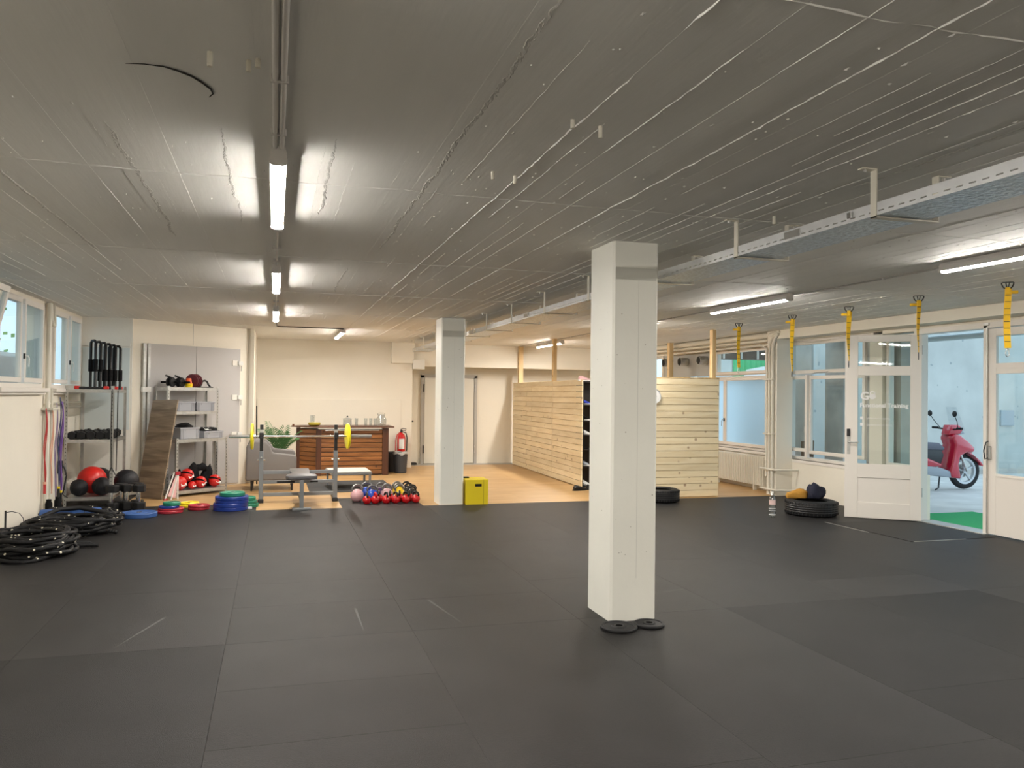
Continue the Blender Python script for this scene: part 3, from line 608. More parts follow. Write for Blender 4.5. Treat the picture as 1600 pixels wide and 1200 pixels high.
for i, y in enumerate(HY):
    lab = ['cream tray hanger nearest the right picture edge, biggest of all', 'cream tray hanger second from the right picture edge', 'cream tray hanger peeking out right behind the top of the near pillar', 'cream tray hanger hidden just left of the near pillar top',
           'cream tray hanger, first clear one left of the near pillar', 'cream tray hanger, second clear one left of the near pillar', 'cream tray hanger, third clear one left of the near pillar', 'cream tray hanger right beside the top of the far pillar',
           'cream tray hanger behind the top of the far pillar', 'cream tray hanger just left of the far pillar top', 'cream tray hanger last but one before the back wall', 'cream tray hanger last of the row at the back wall'][i]
    if th is None:
        th = thing('tray_hanger', lab, 'bracket', (2.755, y, H), group='hangers of the cable tray')
        MB().box(0, .006, -.02, .02, -.235, 0).box(-.075, .0, -.02, .02, -.006, 0).box(0, .375, -.02, .02, -.235, -.228).build('strap', CREAMM, th)
        MB().box(.369, .375, -.02, .02, -.235, 0).box(.375, .45, -.02, .02, -.006, 0).build('rear_strap', CREAMM, th)
        MB().cyl((-.05, 0, -.02), (-.05, 0, 0), .008, 6).cyl((.42, 0, -.03), (.42, 0, 0), .008, 6).build('bolt', STEEL, th)
    else: dup(th, loc=(2.755, y, H), label=lab)

# ================================================================ YELLOW STRAPS
def strap(x, y, zb, tw, label, hook_metal, side):
    t = thing('training_strap', label, 'strap', (x, y, H), -.65, group='yellow straps under the ceiling on the door side'); L_ = H-zb
    MB().box(-.045, .045, -.02, .02, -.006, 0).build('ceiling_plate', DARK, t, bev=.002)
    MB().tube([(.05*math.cos(PI*k/10), 0, -.004-.062*math.sin(PI*k/10)) for k in range(11)], .006, 8).build('hanger_ring', DARK, t, smooth=1)
    MB().tube([(-.015, 0, -.005), (-.004, 0, -.06)], .005, 6).tube([(.015, 0, -.005), (.004, 0, -.06)], .005, 6).build('hanger_prong', DARK, t)
    hl = .085; zt = -.06; n = 26; v = []
    for k in range(n+1):
        f_ = k/n; z = zt-(L_-hl-.06)*f_; a_ = tw[0]+(tw[1]-tw[0])*f_; w_ = .028; sw = .006*math.sin(f_*5+x*7)
        c, s = math.cos(a_)*w_, math.sin(a_)*w_
        for (e, dd) in ((1, .0015), (-1, .0015), (-1, -.0015), (1, -.0015)): v.append((sw+e*c-dd*math.sin(a_), e*s+dd*math.cos(a_), z))
    f = [(4*k+j, 4*k+(j+1) % 4, 4*k+4+(j+1) % 4, 4*k+4+j) for k in range(n) for j in range(4)]
    MB().add(v, f).build('webbing', STRAPY, t)
    q = MB(); m_ = 9
    for k in range(1, m_):
        f_ = k/m_; z = zt-(L_-hl-.06)*f_; a_ = tw[0]+(tw[1]-tw[0])*f_; q.box(-.024, .024, -.0028, .0028, z-.003, z+.003, M=T(.006*math.sin(f_*5+x*7), 0, 0) @ RZ(a_))
    q.build('stitch_bars', BLACKP, t)
    zt2 = zt-.02; MB().box(-.02, .02, -.022, .022, zt2-.035, zt2+.03).build('webbing_loop', STRAPY, t, bev=.006)
    MB().box(*sorted((side*.02, side*.085)), -.012, .012, zt2-.03, zt2+.0).build('loose_tail', STRAPY, t, bev=.004)
    zc = -(L_-hl); Rc = RZ(tw[1]+PI/2*0)
    pts = [(.014*math.cos(a__)*(1.15 if math.sin(a__) > 0 else .9), 0, zc-.040+.040*math.sin(a__)*-1) for a__ in [2*PI*k/14 for k in range(14)]]
    q = MB().tube(pts, .004, 6, closed=True); q.v = [tuple(Rc @ Vector(p)) for p in q.v]; q.build('carabiner', hook_metal, t, smooth=1)
    return t
strap(6.60, 10.415, 1.965, (.7, .85), 'yellow training strap farthest away, by the pine corner post, steel clip', STEEL, -1)
strap(6.58, 9.108, 1.877, (.15, 1.35), 'longest yellow training strap, hanging before the left casement, black clip', BLACKP, -1)
strap(6.59, 8.027, 1.973, (.1, 1.4), 'yellow training strap beside the free edge of the open door', BLACKP, -1)
strap(6.56, 6.913, 2.021, (.6, 1.4), 'yellow training strap beside the hinges of the open door, black clip', BLACKP, -1)
strap(6.55, 5.827, 2.008, (.0, .12), 'nearest and widest yellow training strap at the right edge, steel clip', CHROME, 1)

# ================================================================ RADIATOR, LEFT PIPES
rd = thing('radiator', 'low cream ribbed radiator under the frosted window behind the partition', 'radiator', (8.07, 11.88, .09))
for k in range(34): MB().box(-.05, .05, k*.055, k*.055+.032, 0, .50).build('radiator_rib', CREAMM, rd, bev=.008) if k < 1 else None
rib = rd.children[0]
for k in range(1, 34):
    c = rib.copy(); COL.objects.link(c); c.parent = rd; c.location = (0, k*.055, 0)
MB().cyl((0, -.02, .46), (0, 1.9, .46), .02, 8).cyl((0, -.02, .04), (0, 1.9, .04), .02, 8).build('header_pipe', CREAMM, rd)
MB().cyl((-.02, -.05, .46), (-.02, -.12, .46), .03, 12).build('thermostat_knob', WHITEP, rd, smooth=.6)
MB().tube([(-.02, -.10, .46), (-.0, -.14, .46), (0, -.14, .04), (0, -.03, .04)], .012, 8).build('return_pipe', CREAMM, rd, smooth=1)
for y in (.3, 1.5): BX(-.03, .03, y, y+.03, -.09, .02).build('foot', CREAMM, rd)
lp = thing('riser_pipes', 'cream painted pipes on the left pier between the high windows', 'pipe', (XL, 11.42, 0))
MB().tube([(.05, -.06, 0.02), (.05, -.06, 2.35), (.05, -.04, 2.5), (.05, -.04, H-.01)], .030, 10).build('riser_pipe', CREAMM, lp, smooth=1)
MB().tube([(.05, .02, H-.01), (.06, .02, 2.50), (.07, .06, 2.42), (.07, .12, 2.42), (.06, .16, 2.50), (.05, .16, H-.01)], .022, 10).build('loop_pipe', CREAMM, lp, smooth=1)
for z in (1.36, 1.42): MB().tube([(.05, -.06, z), (.035, .0, z), (.035, 1.8, z)], .014, 8).build('branch_pipe', CREAMM, lp, smooth=1)
MB().tube([(.05, .13, 0.02), (.05, .13, 1.52), (.05, .10, 1.62)], .02, 8).build('riser_pipe', CREAMM, lp, smooth=1)
BX(0, .14, -.16, .18, 1.34, 1.37).build('wall_bracket', CREAMM, lp, bev=.003)

# ================================================================ LEFT SHELF
def shelf_unit(name, label, W_, D_, Ht, levels, loc, rz, thk=.045):
    t = thing(name, label, 'shelf', loc, rz)
    for (a_, b__) in ((0, 0), (W_, 0), (0, D_), (W_, D_)):
        sx = 1 if a_ == 0 else -1; sy = 1 if b__ == 0 else -1
        q = MB(); q.box(*sorted((a_, a_+sx*.038)), *sorted((b__, b__+sy*.002)), 0, Ht); q.box(*sorted((a_, a_+sx*.002)), *sorted((b__, b__+sy*.038)), 0, Ht)
        o = q.build('post', STEEL, t)
        h_ = MB()
        z = .05
        while z < Ht-.03: h_.box(*sorted((a_+sx*.015, a_+sx*.023)), *sorted((b__-sy*.001, b__)), z, z+.016); z += .05
        h_.build('post_slots', DARK, o, kind='stuff')
    for z in levels:
        q = MB(); q.box(.002, W_-.002, .002, D_-.002, z-.006, z)
        q.box(.004, W_-.004, .003, .006, z-thk, z-.006).box(.004, W_-.004, D_-.006, D_-.003, z-thk, z-.006).box(.003, .006, .004, D_-.004, z-thk, z-.006).box(W_-.006, W_-.003, .004, D_-.004, z-thk, z-.006)
        q.build('shelf_board', STEEL, t)
    return t
S1 = (-2.71, 12.05)
shelf_unit('storage_shelf', 'galvanised steel shelf in the left corner with balls and dumbbells', .60, .98, 1.66, (.145, .93, 1.61), (*S1, 0), 0)
# black U-shaped foam-grip bars standing on top
for k in range(6):
    x_ = -2.44+k*.052; y_ = 12.38+k*.05
    t = thing('folded_hurdle', ['slim black U-shaped bar with foam grips on the corner shelf, %s' % s for s in ('leftmost of the row', 'second from left', 'third from left', 'third from right', 'second from right', 'rightmost of the row')][k], 'exercise bar', (x_, y_, 1.612), -.9+.05*k, 'black U-shaped bars standing on the corner shelf')
    hh = .68-.012*k; wd = .13
    MB().tube([(-wd/2, 0, 0), (-wd/2, 0, hh-.03), (-wd/2+.03, 0, hh), (wd/2-.03, 0, hh), (wd/2, 0, hh-.03), (wd/2, 0, 0)], .019, 10).build('frame_tube', BLACKP, t, smooth=1)
    for s in (-1, 1): MB().cyl((s*wd/2, 0, .12 if k > 1 else .25), (s*wd/2, 0, .28 if k > 1 else .42), .030, 12).build('foam_grip', BLACKF, t, smooth=.6)
def rbar(loc, rz, lab, L_=.42):
    t = thing('balance_bar', lab, 'exercise bar', loc, rz, 'black bars with red ends on the corner shelf')
    MB().box(-L_/2+.05, L_/2-.05, -.03, .03, 0, .035).build('bar_body', BLACKP, t, bev=.006)
    for s in (-1, 1): MB().box(*sorted((s*L_/2, s*(L_/2-.06))), -.036, .036, 0, .045).build('end_cap', RED, t, bev=.008)
rbar((-2.40, 12.12, 1.612), 0, 'black bar with red ends at the front of the corner shelf top'); rbar((-2.165, 12.62, 1.612), PI/2, 'black bar with red ends along the right side of the corner shelf top', .44)
# hex dumbbells
def dumbbell(s=1.0):
    t = thing('dumbbell', '', 'dumbbell')
    for sg in (-1, 1):
        r = .045*s; pr = [(r*math.cos(PI/6+PI/3*k), r*math.sin(PI/6+PI/3*k)) for k in range(6)]
        MB().prism([(a_, b__+r*.87) for a_, b__ in pr], sg*.055*s, sg*.125*s, 'y').build('head', BLACKR, t, bev=.006)
    MB().cyl((0, -.06*s, .04*s), (0, .06*s, .04*s), .014*s, 10).build('handle', CHROME, t, smooth=.6)
    return t
db = dumbbell(1.3); GD = 'black hex dumbbells on the middle corner shelf'; first = True
rows = [(-2.63+k*.115, 12.22) for k in range(5)]+[(-2.63+k*.115, 12.55) for k in range(5)]+[(-2.60+k*.125, 12.87) for k in range(4)]
nm = ['leftmost', 'second from left', 'middle', 'second from right', 'rightmost']
for i, (x_, y_) in enumerate(rows):
    r_ = ['front', 'middle', 'back'][i//5]; lab = 'black hex dumbbell, %s in the %s row on the corner shelf' % (nm[i % 5], r_)
    if i == 0: db.location = (x_, y_, .932); db['label'] = lab; db['group'] = GD
    else: dup(db, (x_, y_, .932), random.uniform(-.08, .08), lab, GD)
# balls on lower shelf
def ball(x, y, z, r, m, lab, nm='medicine_ball', seams=True):
    t = thing(nm, lab, 'ball', (x, y, z+r), rot=(random.uniform(0, 1), random.uniform(0, 1), 0)); MB().sphere((0, 0, 0), r, 26, 16).build('shell', m, t, smooth=1)
    if seams:
        q = MB()
        for k in range(3): q.tube([tuple((RZ(k*PI/3) @ Vector((math.cos(a_)*r*1.003, 0, math.sin(a_)*r*1.003)))) for a_ in [2*PI*j/28 for j in range(28)]], .0025, 4, closed=True)
        q.build('seams', DARK, t)
MEDB = mat('ball_black', (.014, .014, .017), .5, spec=.3, bump=.25, bscale=120)
ball(-2.55, 12.20, .147, .115, MEDB, 'small black medicine ball at the front left of the lower corner shelf')
ball(-2.27, 12.22, .147, .125, MEDB, 'medium black medicine ball in front of the red ball')
ball(-2.45, 12.50, .147, .19, RED, 'large red exercise ball on the lower corner shelf', 'exercise_ball', False)
ball(-2.42, 12.87, .147, .165, MEDB, 'black ball at the back behind the red ball')
ball(-2.0, 12.30+.17, .147, .165, MEDB, 'large black slam ball sticking out at the right of the corner shelf')
# hanging strap from the shelf top
t = thing('suspension_trainer', 'thin black suspension strap hanging in front of the corner shelf with handle', 'strap', (-2.13, 12.02, 1.6))
MB().tube([(0, 0, 0), (.0, -.01, -.6), (.01, -.01, -1.05)], .006, 5).tube([(.075, 0, 0), (.075, -.01, -.7), (.07, -.01, -1.1)], .006, 5).build('webbing', BLACKF, t)
MB().tube([(.01, -.01, -1.05), (-.04, -.02, -1.18), (.08, -.02, -1.18), (.01, -.01, -1.05)], .008, 6).build('handle_loop', BLACKP, t)
# second strap on the left post
t = thing('band_handle', 'small black strap handle tied to the left post of the corner shelf', 'strap', (-2.745, 12.03, .55))
MB().tube([(0, 0, .9), (0, 0, .1)], .005, 5).build('cord', BLACKF, t); MB().box(-.03, .03, -.03, .01, -.08, .1).build('grip', BLACKP, t, bev=.012); MB().tube([(.02, -.01, .05), (.06, -.02, -.02), (.08, -.02, -.1), (.04, -.02, -.35), (.1, -.02, -.40)], .01, 6).build('tail', BLACKP, t)
# resistance bands on the wall
bg_ = 'resistance bands hanging at the left wall pipes'
for k, (dy, dx, m, zt_, zb_, wd, lab) in enumerate(((-.20, .05, BANDRED, 1.36, .42, .022, 'red resistance band, leftmost of those hanging by the left pipes'), (.0, .075, PEACH, 1.35, .28, .02, 'peach coloured resistance band beside the red one'), (.17, .12, NAVY, 1.50, .32, .02, 'dark navy resistance band hanging by the left pipes'),
        (.24, .13, PURPLE, 1.44, .26, .03, 'purple resistance band, widest of those by the left pipes'), (.26, .06, mat('lilac_band', (.42, .33, .55), .5), 1.42, .20, .018, 'lilac resistance band next to the corner shelf'))):
    t = thing('resistance_band', lab, 'band', (XL+dx+.02, 11.42+dy, zt_), group=bg_)
    q = MB(); n = 24; h_ = zt_-zb_
    pts = [(.012*math.sin(f_*9), -.018*math.sin(PI*f_)-.006*math.sin(f_*14+k), -h_*f_) for f_ in [j/n for j in range(n+1)]]+[(.012*math.sin(f_*7), .022*math.sin(PI*f_)+.006*math.sin(f_*11), -h_*f_) for f_ in [1-j/n for j in range(n)]]
    q.tube(pts, wd/3, 6, closed=True); q.build('band_loop', m, t, smooth=1)
    if k in (0, 2, 3): MB().cyl((0, 0, -h_-.12), (0, 0, -h_+.02), .017, 10).build('handle', BANDRED if k == 0 else BLACKP, t, smooth=.6); MB().cyl((0, 0, -h_-.0), (0, 0, -h_+.03), .019, 10).build('collar', YEL if k else PEACH, t)
for k, (x_, y_) in enumerate(((XL+.10, 11.30), (XL+.14, 11.56))):
    t = tag(MB().lathe([(.0, 0), (.04, .0), (.042, .02), (.042, .17), (.03, .19), (.03, .22), (0, .22)], 14).build('foam_roller', BLACKF, loc=(x_, y_, 0), smooth=.6), ['short black foam cylinder on the floor under the red band', 'short black foam cylinder on the floor under the purple band'][k], 'roller')

# standing dumbbells (head down, chrome handles)
def big_db(loc, rz, lab):
    t = thing('upright_dumbbell', lab, 'dumbbell', loc, rz, 'heavy dumbbells standing on end')
    r = .085; pr = [(r*math.cos(PI/3*k), r*math.sin(PI/3*k)) for k in range(6)]
    MB().prism(pr, 0, .105, 'z').build('head', BLACKR, t, bev=.010); MB().prism(pr, .245, .34, 'z').build('head', BLACKR, t, bev=.010)
    MB().lathe([(.016, .10), (.019, .17), (.016, .25)], 12).build('handle', CHROME, t, smooth=.8)
for (x_, y_, lab) in ((-2.05, 11.70, 'heavy black dumbbell standing on end, leftmost'), (-1.88, 11.78, 'heavy black dumbbell standing on end, second from left'), (-1.72, 11.72, 'heavy black dumbbell standing on end, at the right front'),
                      (-1.98, 11.95, 'heavy black dumbbell standing on end, at the back left'), (-1.78, 11.97, 'heavy black dumbbell standing on end, at the back right')): big_db((x_, y_, 0), .2*x_*5, lab)

# battle ropes
ROPEM = bpy.data.materials.new('battle_rope'); ROPEM.use_nodes = True; nt = ROPEM.node_tree; b = nt.nodes['Principled BSDF']; b.inputs['Roughness'].default_value = .6
v_ = nt.nodes.new('ShaderNodeTexVoronoi'); v_.inputs['Scale'].default_value = 14; tc = nt.nodes.new('ShaderNodeTexCoord'); nt.links.new(tc.outputs['Object'], v_.inputs[0])
cr_ = nt.nodes.new('ShaderNodeValToRGB'); cr_.color_ramp.elements[0].position = .15; cr_.color_ramp.elements[0].color = (.75, .70, .55, 1); cr_.color_ramp.elements[1].position = .18; cr_.color_ramp.elements[1].color = (.006, .006, .007, 1); b.inputs['Specular IOR Level'].default_value = .25
nt.links.new(v_.outputs['Distance'], cr_.inputs[0]); nt.links.new(cr_.outputs[0], b.inputs['Base Color'])
def rope_pile(cx, cy, lx, ly, ang_, turns, seed, label, hts, ends):
    random.seed(seed); t = thing('battle_rope', label, 'rope', (cx, cy, 0), ang_, 'black battle ropes heaped along the left wall'); r = .021; pts = []
    n = 46
    for k in range(turns):
        fx = random.uniform(.55, 1.0); fy = random.uniform(.45, 1.0); ox = random.uniform(-.12, .12)*lx; oy = random.uniform(-.35, .35)*ly*(1-fy)*2; z = r+hts*(k/turns)**.8
        for j in range(n):
            a_ = 2*PI*j/n; e = 1+.09*math.sin(3*a_+k*1.7)
            pts.append((ox+lx/2*fx*math.cos(a_)*e, oy+ly/2*fy*math.sin(a_)*e, z+.012*math.sin(5*a_+k)))
    # smooth
    for it in range(3):
        pts = [pts[0]]+[tuple((pts[i-1][c]+2*pts[i][c]+pts[i+1][c])/4 for c in range(3)) for i in range(1, len(pts)-1)]+[pts[-1]]
    # resample finer
    fine = []
    for i in range(len(pts)-1):
        a_, b__ = Vector(pts[i]), Vector(pts[i+1]); m_ = max(1, int((b__-a_).length/.016))
        fine += [a_.lerp(b__, j/m_) for j in range(m_)]
    MB().tube(fine, r, 9, rf=lambda i, a_: r*(.86+.2*abs(math.cos(1.5*(a_-i*.42))))).build('rope_coil', ROPEM, t, smooth=.9)
    for (p0, p1) in ends:
        p0 = Vector(p0); p1 = Vector(p1); d = (p1-p0); q = MB().tube([p0+d*(j/16) for j in range(17)], .022, 10, rf=lambda i, a_: .019+.004*(i % 2)); q.build('rope_handle', BLACKR, t, smooth=.5)
    return t
rope_pile(-2.27, 8.85, .78, 1.0, .35, 15, 2, 'nearest heap of black battle rope with pale flecks at the left edge', .17, [((.30, .15, .05), (.55, .10, .025)), ((.30, .05, .03), (.60, -.02, .025))])
rope_pile(-2.2, 10.02, .98, .85, .1, 15, 4, 'middle heap of black battle rope with pale flecks', .16, [((.3, -.2, .06), (.52, -.28, .025))])
rope_pile(-2.22, 10.85, 1.0, .55, .05, 9, 9, 'farthest heap of black battle rope beside the flat blue plate', .12, [])
t = thing('rope_loop', 'thick black rope arching up from the middle heap', 'rope', (-2.5, 10.34, .03))
MB().tube([(-.05, -.15, .03), (-.02, -.02, .12), (.10, .15, .17), (.30, .25, .17), (.55, .2, .12), (.8, .05, .06)], .026, 10).build('rope', BLACKR, t, smooth=1)
t = thing('rolled_mat', 'dark blue rolled mat half hidden under the black ropes', 'mat', (-2.3, 10.62, .0), .1)
MB().lathe([(0, -.32), (.09, -.32), (.095, -.3), (.095, .3), (.09, .32), (0, .32)], 18, T(0, 0, .096) @ RY(PI/2)).build('roll', LITEBLUE, t, smooth=.6)
MB().tube([(.15+.0*k, .098*math.cos(k*PI/8), .096+.098*math.sin(k*PI/8)) for k in range(16)], .004, 5, closed=True).build('tie_band', BLACKP, t)
for k, (x_, y_) in enumerate(((-2.74, 8.95), (-2.74, 9.75))):
    t = thing('floor_stand', ['thin black wire stand at the wall behind the nearest rope heap', 'thin black wire stand at the wall above the middle rope heap'][k], 'stand', (x_, y_, 0), .5)
    MB().cyl((0, 0, 0), (0, 0, .30), .010, 8).build('post', BLACKP, t); MB().tube([(0, 0, .28), (.06, 0, .285), (.13, 0, .26), (.17, 0, .2), (.18, 0, .0)], .004, 6).build('wire_arc', DARK, t); BX(-.03, .2, -.03, .03, 0, .008).build('foot', BLACKP, t)

# ================================================================ PLATES
def plate(x, y, z, r, h_, m, lab, nm='bumper_plate', grp=None, inner=None):
    t = thing(nm, lab, 'weight plate', (x, y, z), random.uniform(0, 3), grp)
    MB().lathe([(.026, 0), (r-.006, 0), (r, .006), (r, h_-.006), (r-.006, h_), (r*.84, h_), (r*.80, h_-.006), (r*.42, h_-.006), (r*.38, h_), (.04, h_), (.026, h_-.001), (.026, 0)], 36, caps=False).build('disc', m, t, smooth=.5)
    MB().lathe([(.026, .0), (.034, .0), (.034, h_+.001), (.026, h_+.001), (.026, 0)], 20, caps=False).build('hub_ring', CHROME if nm == 'bumper_plate' else DARK, t, smooth=.5)
    return t
GP = 'coloured bumper plates on the floor'
plate(-1.63, 11.12, 0, .215, .055, LITEBLUE, 'single blue bumper plate lying flat nearest the ropes', grp=GP)
plate(-1.30, 11.40, 0, .165, .035, CRIM, 'crimson plate at the bottom of the small three-colour stack', grp=GP); plate(-1.285, 11.41, .035, .16, .028, CRIM, 'upper crimson plate in the small three-colour stack', grp=GP)
plate(-1.31, 11.40, .063, .125, .03, BLUE, 'small blue plate in the middle of the three-colour stack', grp=GP); plate(-1.28, 11.41, .093, .11, .045, GREEN, 'small green plate on top of the three-colour stack', grp=GP)
plate(-1.12, 11.90, 0, .14, .035, YEL, 'lower yellow plate between the two red stacks', grp=GP); plate(-1.11, 11.91, .035, .13, .03, YEL, 'upper yellow plate between the two red stacks', grp=GP)
plate(-.965, 11.63, 0, .14, .032, CRIM, 'lower red plate of the pair left of the tall blue stack', grp=GP); plate(-.96, 11.63, .032, .14, .032, CRIM, 'upper red plate of the pair left of the tall blue stack', grp=GP)
for k, z in enumerate((0, .048, .096, .142)):
    plate(-.55+(.015 if k > 1 else 0), 11.52, z, .225-(.008 if k > 1 else 0), .048 if k < 2 else .044, BLUE, 'big blue bumper plate, %s of the four stacked' % ('bottom', 'second from bottom', 'third from bottom', 'top')[k], grp=GP)
plate(-.53, 11.54, .186, .165, .05, GREEN, 'green plate on top of the tall blue stack', grp=GP)
for k, z in enumerate((0, .045, .09)): plate(-.36-.02*k, 11.78, z, .17, .045, GREEN, 'green plate behind the blue stack, %s of three' % ('lowest', 'middle', 'highest')[k], grp=GP)
tag(BX(-.33, -.27, 11.50, 11.53, 0, .03).build('paper_scrap', PAPER, center=True, bev=.005), 'tiny white object on the floor right of the blue stack', 'scrap')
plate(2.30, 5.085, 0, .128, .022, BLACKR, 'black rubber disc at the foot of the near pillar, left one', 'rubber_disc'); plate(2.535, 5.10, 0, .108, .022, BLACKR, 'black rubber disc at the foot of the near pillar, right one', 'rubber_disc')

# ================================================================ CLOSET SHELVES
def on_closet(s, d, z=0): p = MC @ Vector((s, -d, z)); return p
p = on_closet(.342, .42); tall = shelf_unit('storage_shelf', 'taller grey steel shelf against the closet doors holding the crates', .91, .34, 1.68, (.10, .86, 1.285, 1.66), (p.x, p.y, 0), ang, .05)
p = on_closet(.257, .80); low = shelf_unit('storage_shelf', 'lower steel shelf in front with red balls and open crates', .90, .34, .885, (.09, .87), (p.x, p.y, 0), ang, .05)
def crate(s, d, z, w_, d_, h_, lab):
    p = on_closet(s, d, z); t = thing('storage_crate', lab, 'crate', p, ang, 'grey plastic crates on the steel shelves'); th_ = .006
    MB().box(0, w_, 0, th_, 0, h_).box(0, w_, d_-th_, d_, 0, h_).box(0, th_, 0, d_, 0, h_).box(w_-th_, w_, 0, d_, 0, h_).box(0, w_, 0, d_, 0, th_).build('tub', CRATE, t)
    MB().box(-.012, w_+.012, -.012, .006, h_-.022, h_).box(-.012, w_+.012, d_-.006, d_+.012, h_-.022, h_).box(-.012, .006, 0, d_, h_-.022, h_).box(w_-.006, w_+.012, 0, d_, h_-.022, h_).build('rim', CRATE, t, bev=.003)
    q = MB()
    for x_ in (.02, .045, w_-.05, w_-.025): q.box(x_, x_+.006, -.008, 0, .0, h_-.022)
    q.box(.08, w_-.08, -.008, 0, h_-.05, h_-.03); q.build('ribs', CRATE, t)
    return t
crate(.50, .41, 1.287, .32, .32, .15, 'grey crate on the third shelf, left of the two'); crate(.86, .41, 1.287, .32, .32, .15, 'grey crate on the third shelf, right of the two')
crate(.33, .79, .872, .32, .33, .175, 'taller grey crate with dark straps on the lower front shelf'); crate(.74, .79, .872, .33, .33, .11, 'shallow grey crate with black bag and paper on the lower front shelf')
def lump(nm, cat, lab, loc, sx, sy, sz, m, seed, rz=0):
    random.seed(seed); b_ = bmesh.new(); bmesh.ops.create_icosphere(b_, subdivisions=3, radius=1)
    ph = [random.uniform(0, 6) for _ in range(9)]
    for v in b_.verts:
        c = v.co; n_ = 1+.16*math.sin(4*c.x+ph[0])+.13*math.sin(5*c.y+ph[1])*math.cos(3*c.z+ph[2])+.10*math.sin(9*c.x+7*c.y+ph[3])+.06*math.sin(13*c.y-9*c.x+ph[4])
        v.co = Vector((c.x*sx, c.y*sy, max(c.z, -.45)*sz))*n_
        v.co.z = max(v.co.z, -.45*sz)+.45*sz
    me = bpy.data.meshes.new(nm); b_.to_mesh(me); b_.free(); me.materials.append(m)
    for p_ in me.polygons: p_.use_smooth = True
    o = bpy.data.objects.new(nm, me); COL.objects.link(o); o.location = loc; o.rotation_euler = (0, 0, rz); return tag(o, lab, cat)
p = on_closet(.49, .63, 1.02); lump('strap_heap', 'straps', 'heap of dark straps in the taller crate on the front shelf', p, .14, .13, .06, BLACKF, 3, ang)
p = on_closet(.89, .63, .965); lump('black_bag', 'bag', 'black bag bulging out of the shallow crate', p, .14, .12, .055, BLACKF, 6, ang)
p = on_closet(.85, .70, 1.015); tag(MB().box(-.05, .05, -.035, .035, 0, .004, M=RX(.5)).build('paper_sheet', PAPER, loc=p, rot=(0, 0, ang)), 'small white paper lying on the black bag', 'paper')
# top-shelf items
def abroller(s, lab):
    p = on_closet(s, .30, 1.662); t = thing('ab_roller', lab, 'exercise wheel', p, ang+.4, 'black exercise wheels on the top steel shelf'); 
    for dy in (-.03, .03): MB().lathe([(.02, -.012), (.07, -.014), (.078, 0), (.07, .014), (.02, .012)], 24, T(0, dy, .078) @ RX(PI/2)).build('wheel', BLACKR, t, smooth=.6)
    MB().cyl((0, -.15, .078), (0, .15, .078), .008, 8).build('axle', DARK, t); 
    for dy in (-1, 1): MB().cyl((0, dy*.07, .078), (0, dy*.17, .078), .017, 10).build('grip', BLACKF, t, smooth=.6)
    MB().tube([(0, 0, .15), (-.05, .02, .17), (-.09, .03, .18)], .014, 8).build('strap_end', BLACKP, t)
abroller(.47, 'black exercise wheel at the left end of the top steel shelf'); abroller(.63, 'black exercise wheel second on the top steel shelf')
p = on_closet(.755, .34, 1.662)
for k in range(3): tag(MB().lathe([(.03, 0), (.055, 0), (.058, .012), (.05, .022), (.03, .022)], 20, caps=False).build('marker_disc', YEL, loc=(p.x, p.y, p.z+.02*k), smooth=.5), 'flat yellow marker disc, %s of three under the orange cones' % ('lowest', 'middle', 'highest')[k], 'marker', 'yellow discs on the top shelf')
tag(MB().lathe([(.056, 0), (.056, .008), (.048, .01), (.036, .085), (.034, .085), (.046, .008)], 20).build('marker_cone', ORANGE, loc=(p.x, p.y, p.z+.06), smooth=.5), 'small orange cone upside on the yellow discs on the top shelf', 'cone')
for k in range(3):
    p = on_closet(.84+.035*k, .30, 1.662); tag(MB().lathe([(.02, -.013), (.10, -.014), (.108, 0), (.10, .014), (.02, .012)], 24, T(0, 0, .108) @ RX(PI/2)).build('maroon_disc', MAROON, loc=p, rot=(0, 0, ang-1.0), smooth=.5), 'maroon disc standing upright on the top shelf, %s of three' % ('left', 'middle', 'right')[k], 'disc', 'maroon discs on the top shelf')
p = on_closet(1.07, .30, 1.662); t = thing('push_up_handle', 'dark looped push-up handle at the right end of the top shelf', 'handle', p, ang)
MB().tube([(-.09, 0, .012), (-.06, 0, .05), (-.045, 0, .10), (0, 0, .115), (.045, 0, .10), (.07, 0, .05), (.11, 0, .012)], .016, 8).build('loop', BLACKP, t, smooth=1); BX(-.11, .13, -.05, .05, 0, .014).build('base', BLACKP, t, bev=.004)
# bottom of front shelf: red balls with white print, black bags
for k, (s, d, z, r, lab) in enumerate(((.40, .68, .092, .105, 'red ball with white print at the left of the lower shelf'), (.58, .60, .20, .10, 'upper red ball crossed by a black strap'), (.76, .68, .092, .092, 'red ball with white print right of the middle'), (1.03, .66, .092, .095, 'red ball with white print at the right end of the shelf'), (.60, .70, .092, .06, 'small red ball wedged beneath the upper one'))):
    p = on_closet(s, d, z+r); t = thing('red_ball', lab, 'ball', p, ang, 'red balls on the lower front shelf'); MB().sphere((0, 0, 0), r, 24, 14).build('shell', RED, t, smooth=1)
    MB().prism([(-r*.45, -.2*r), (r*.45, -.2*r), (r*.45, .2*r), (-r*.45, .2*r)], 0, .003, 'z', T(.1*r, -r*.93, -.15*r) @ RX(PI/2-.1) @ RZ([.1, .3, .6, -.4, 0][k])).build('printed_patch', PAPER, t)
    if k in (1, 2, 3): MB().tube([(math.cos(a_)*r*1.01, -abs(math.sin(a_))*r*.9, math.cos(a_)*r*-.5+math.sin(a_)*r*.3) for a_ in [PI*j/12 for j in range(13)]], .012, 6).build('carry_strap', BLACKF, t)
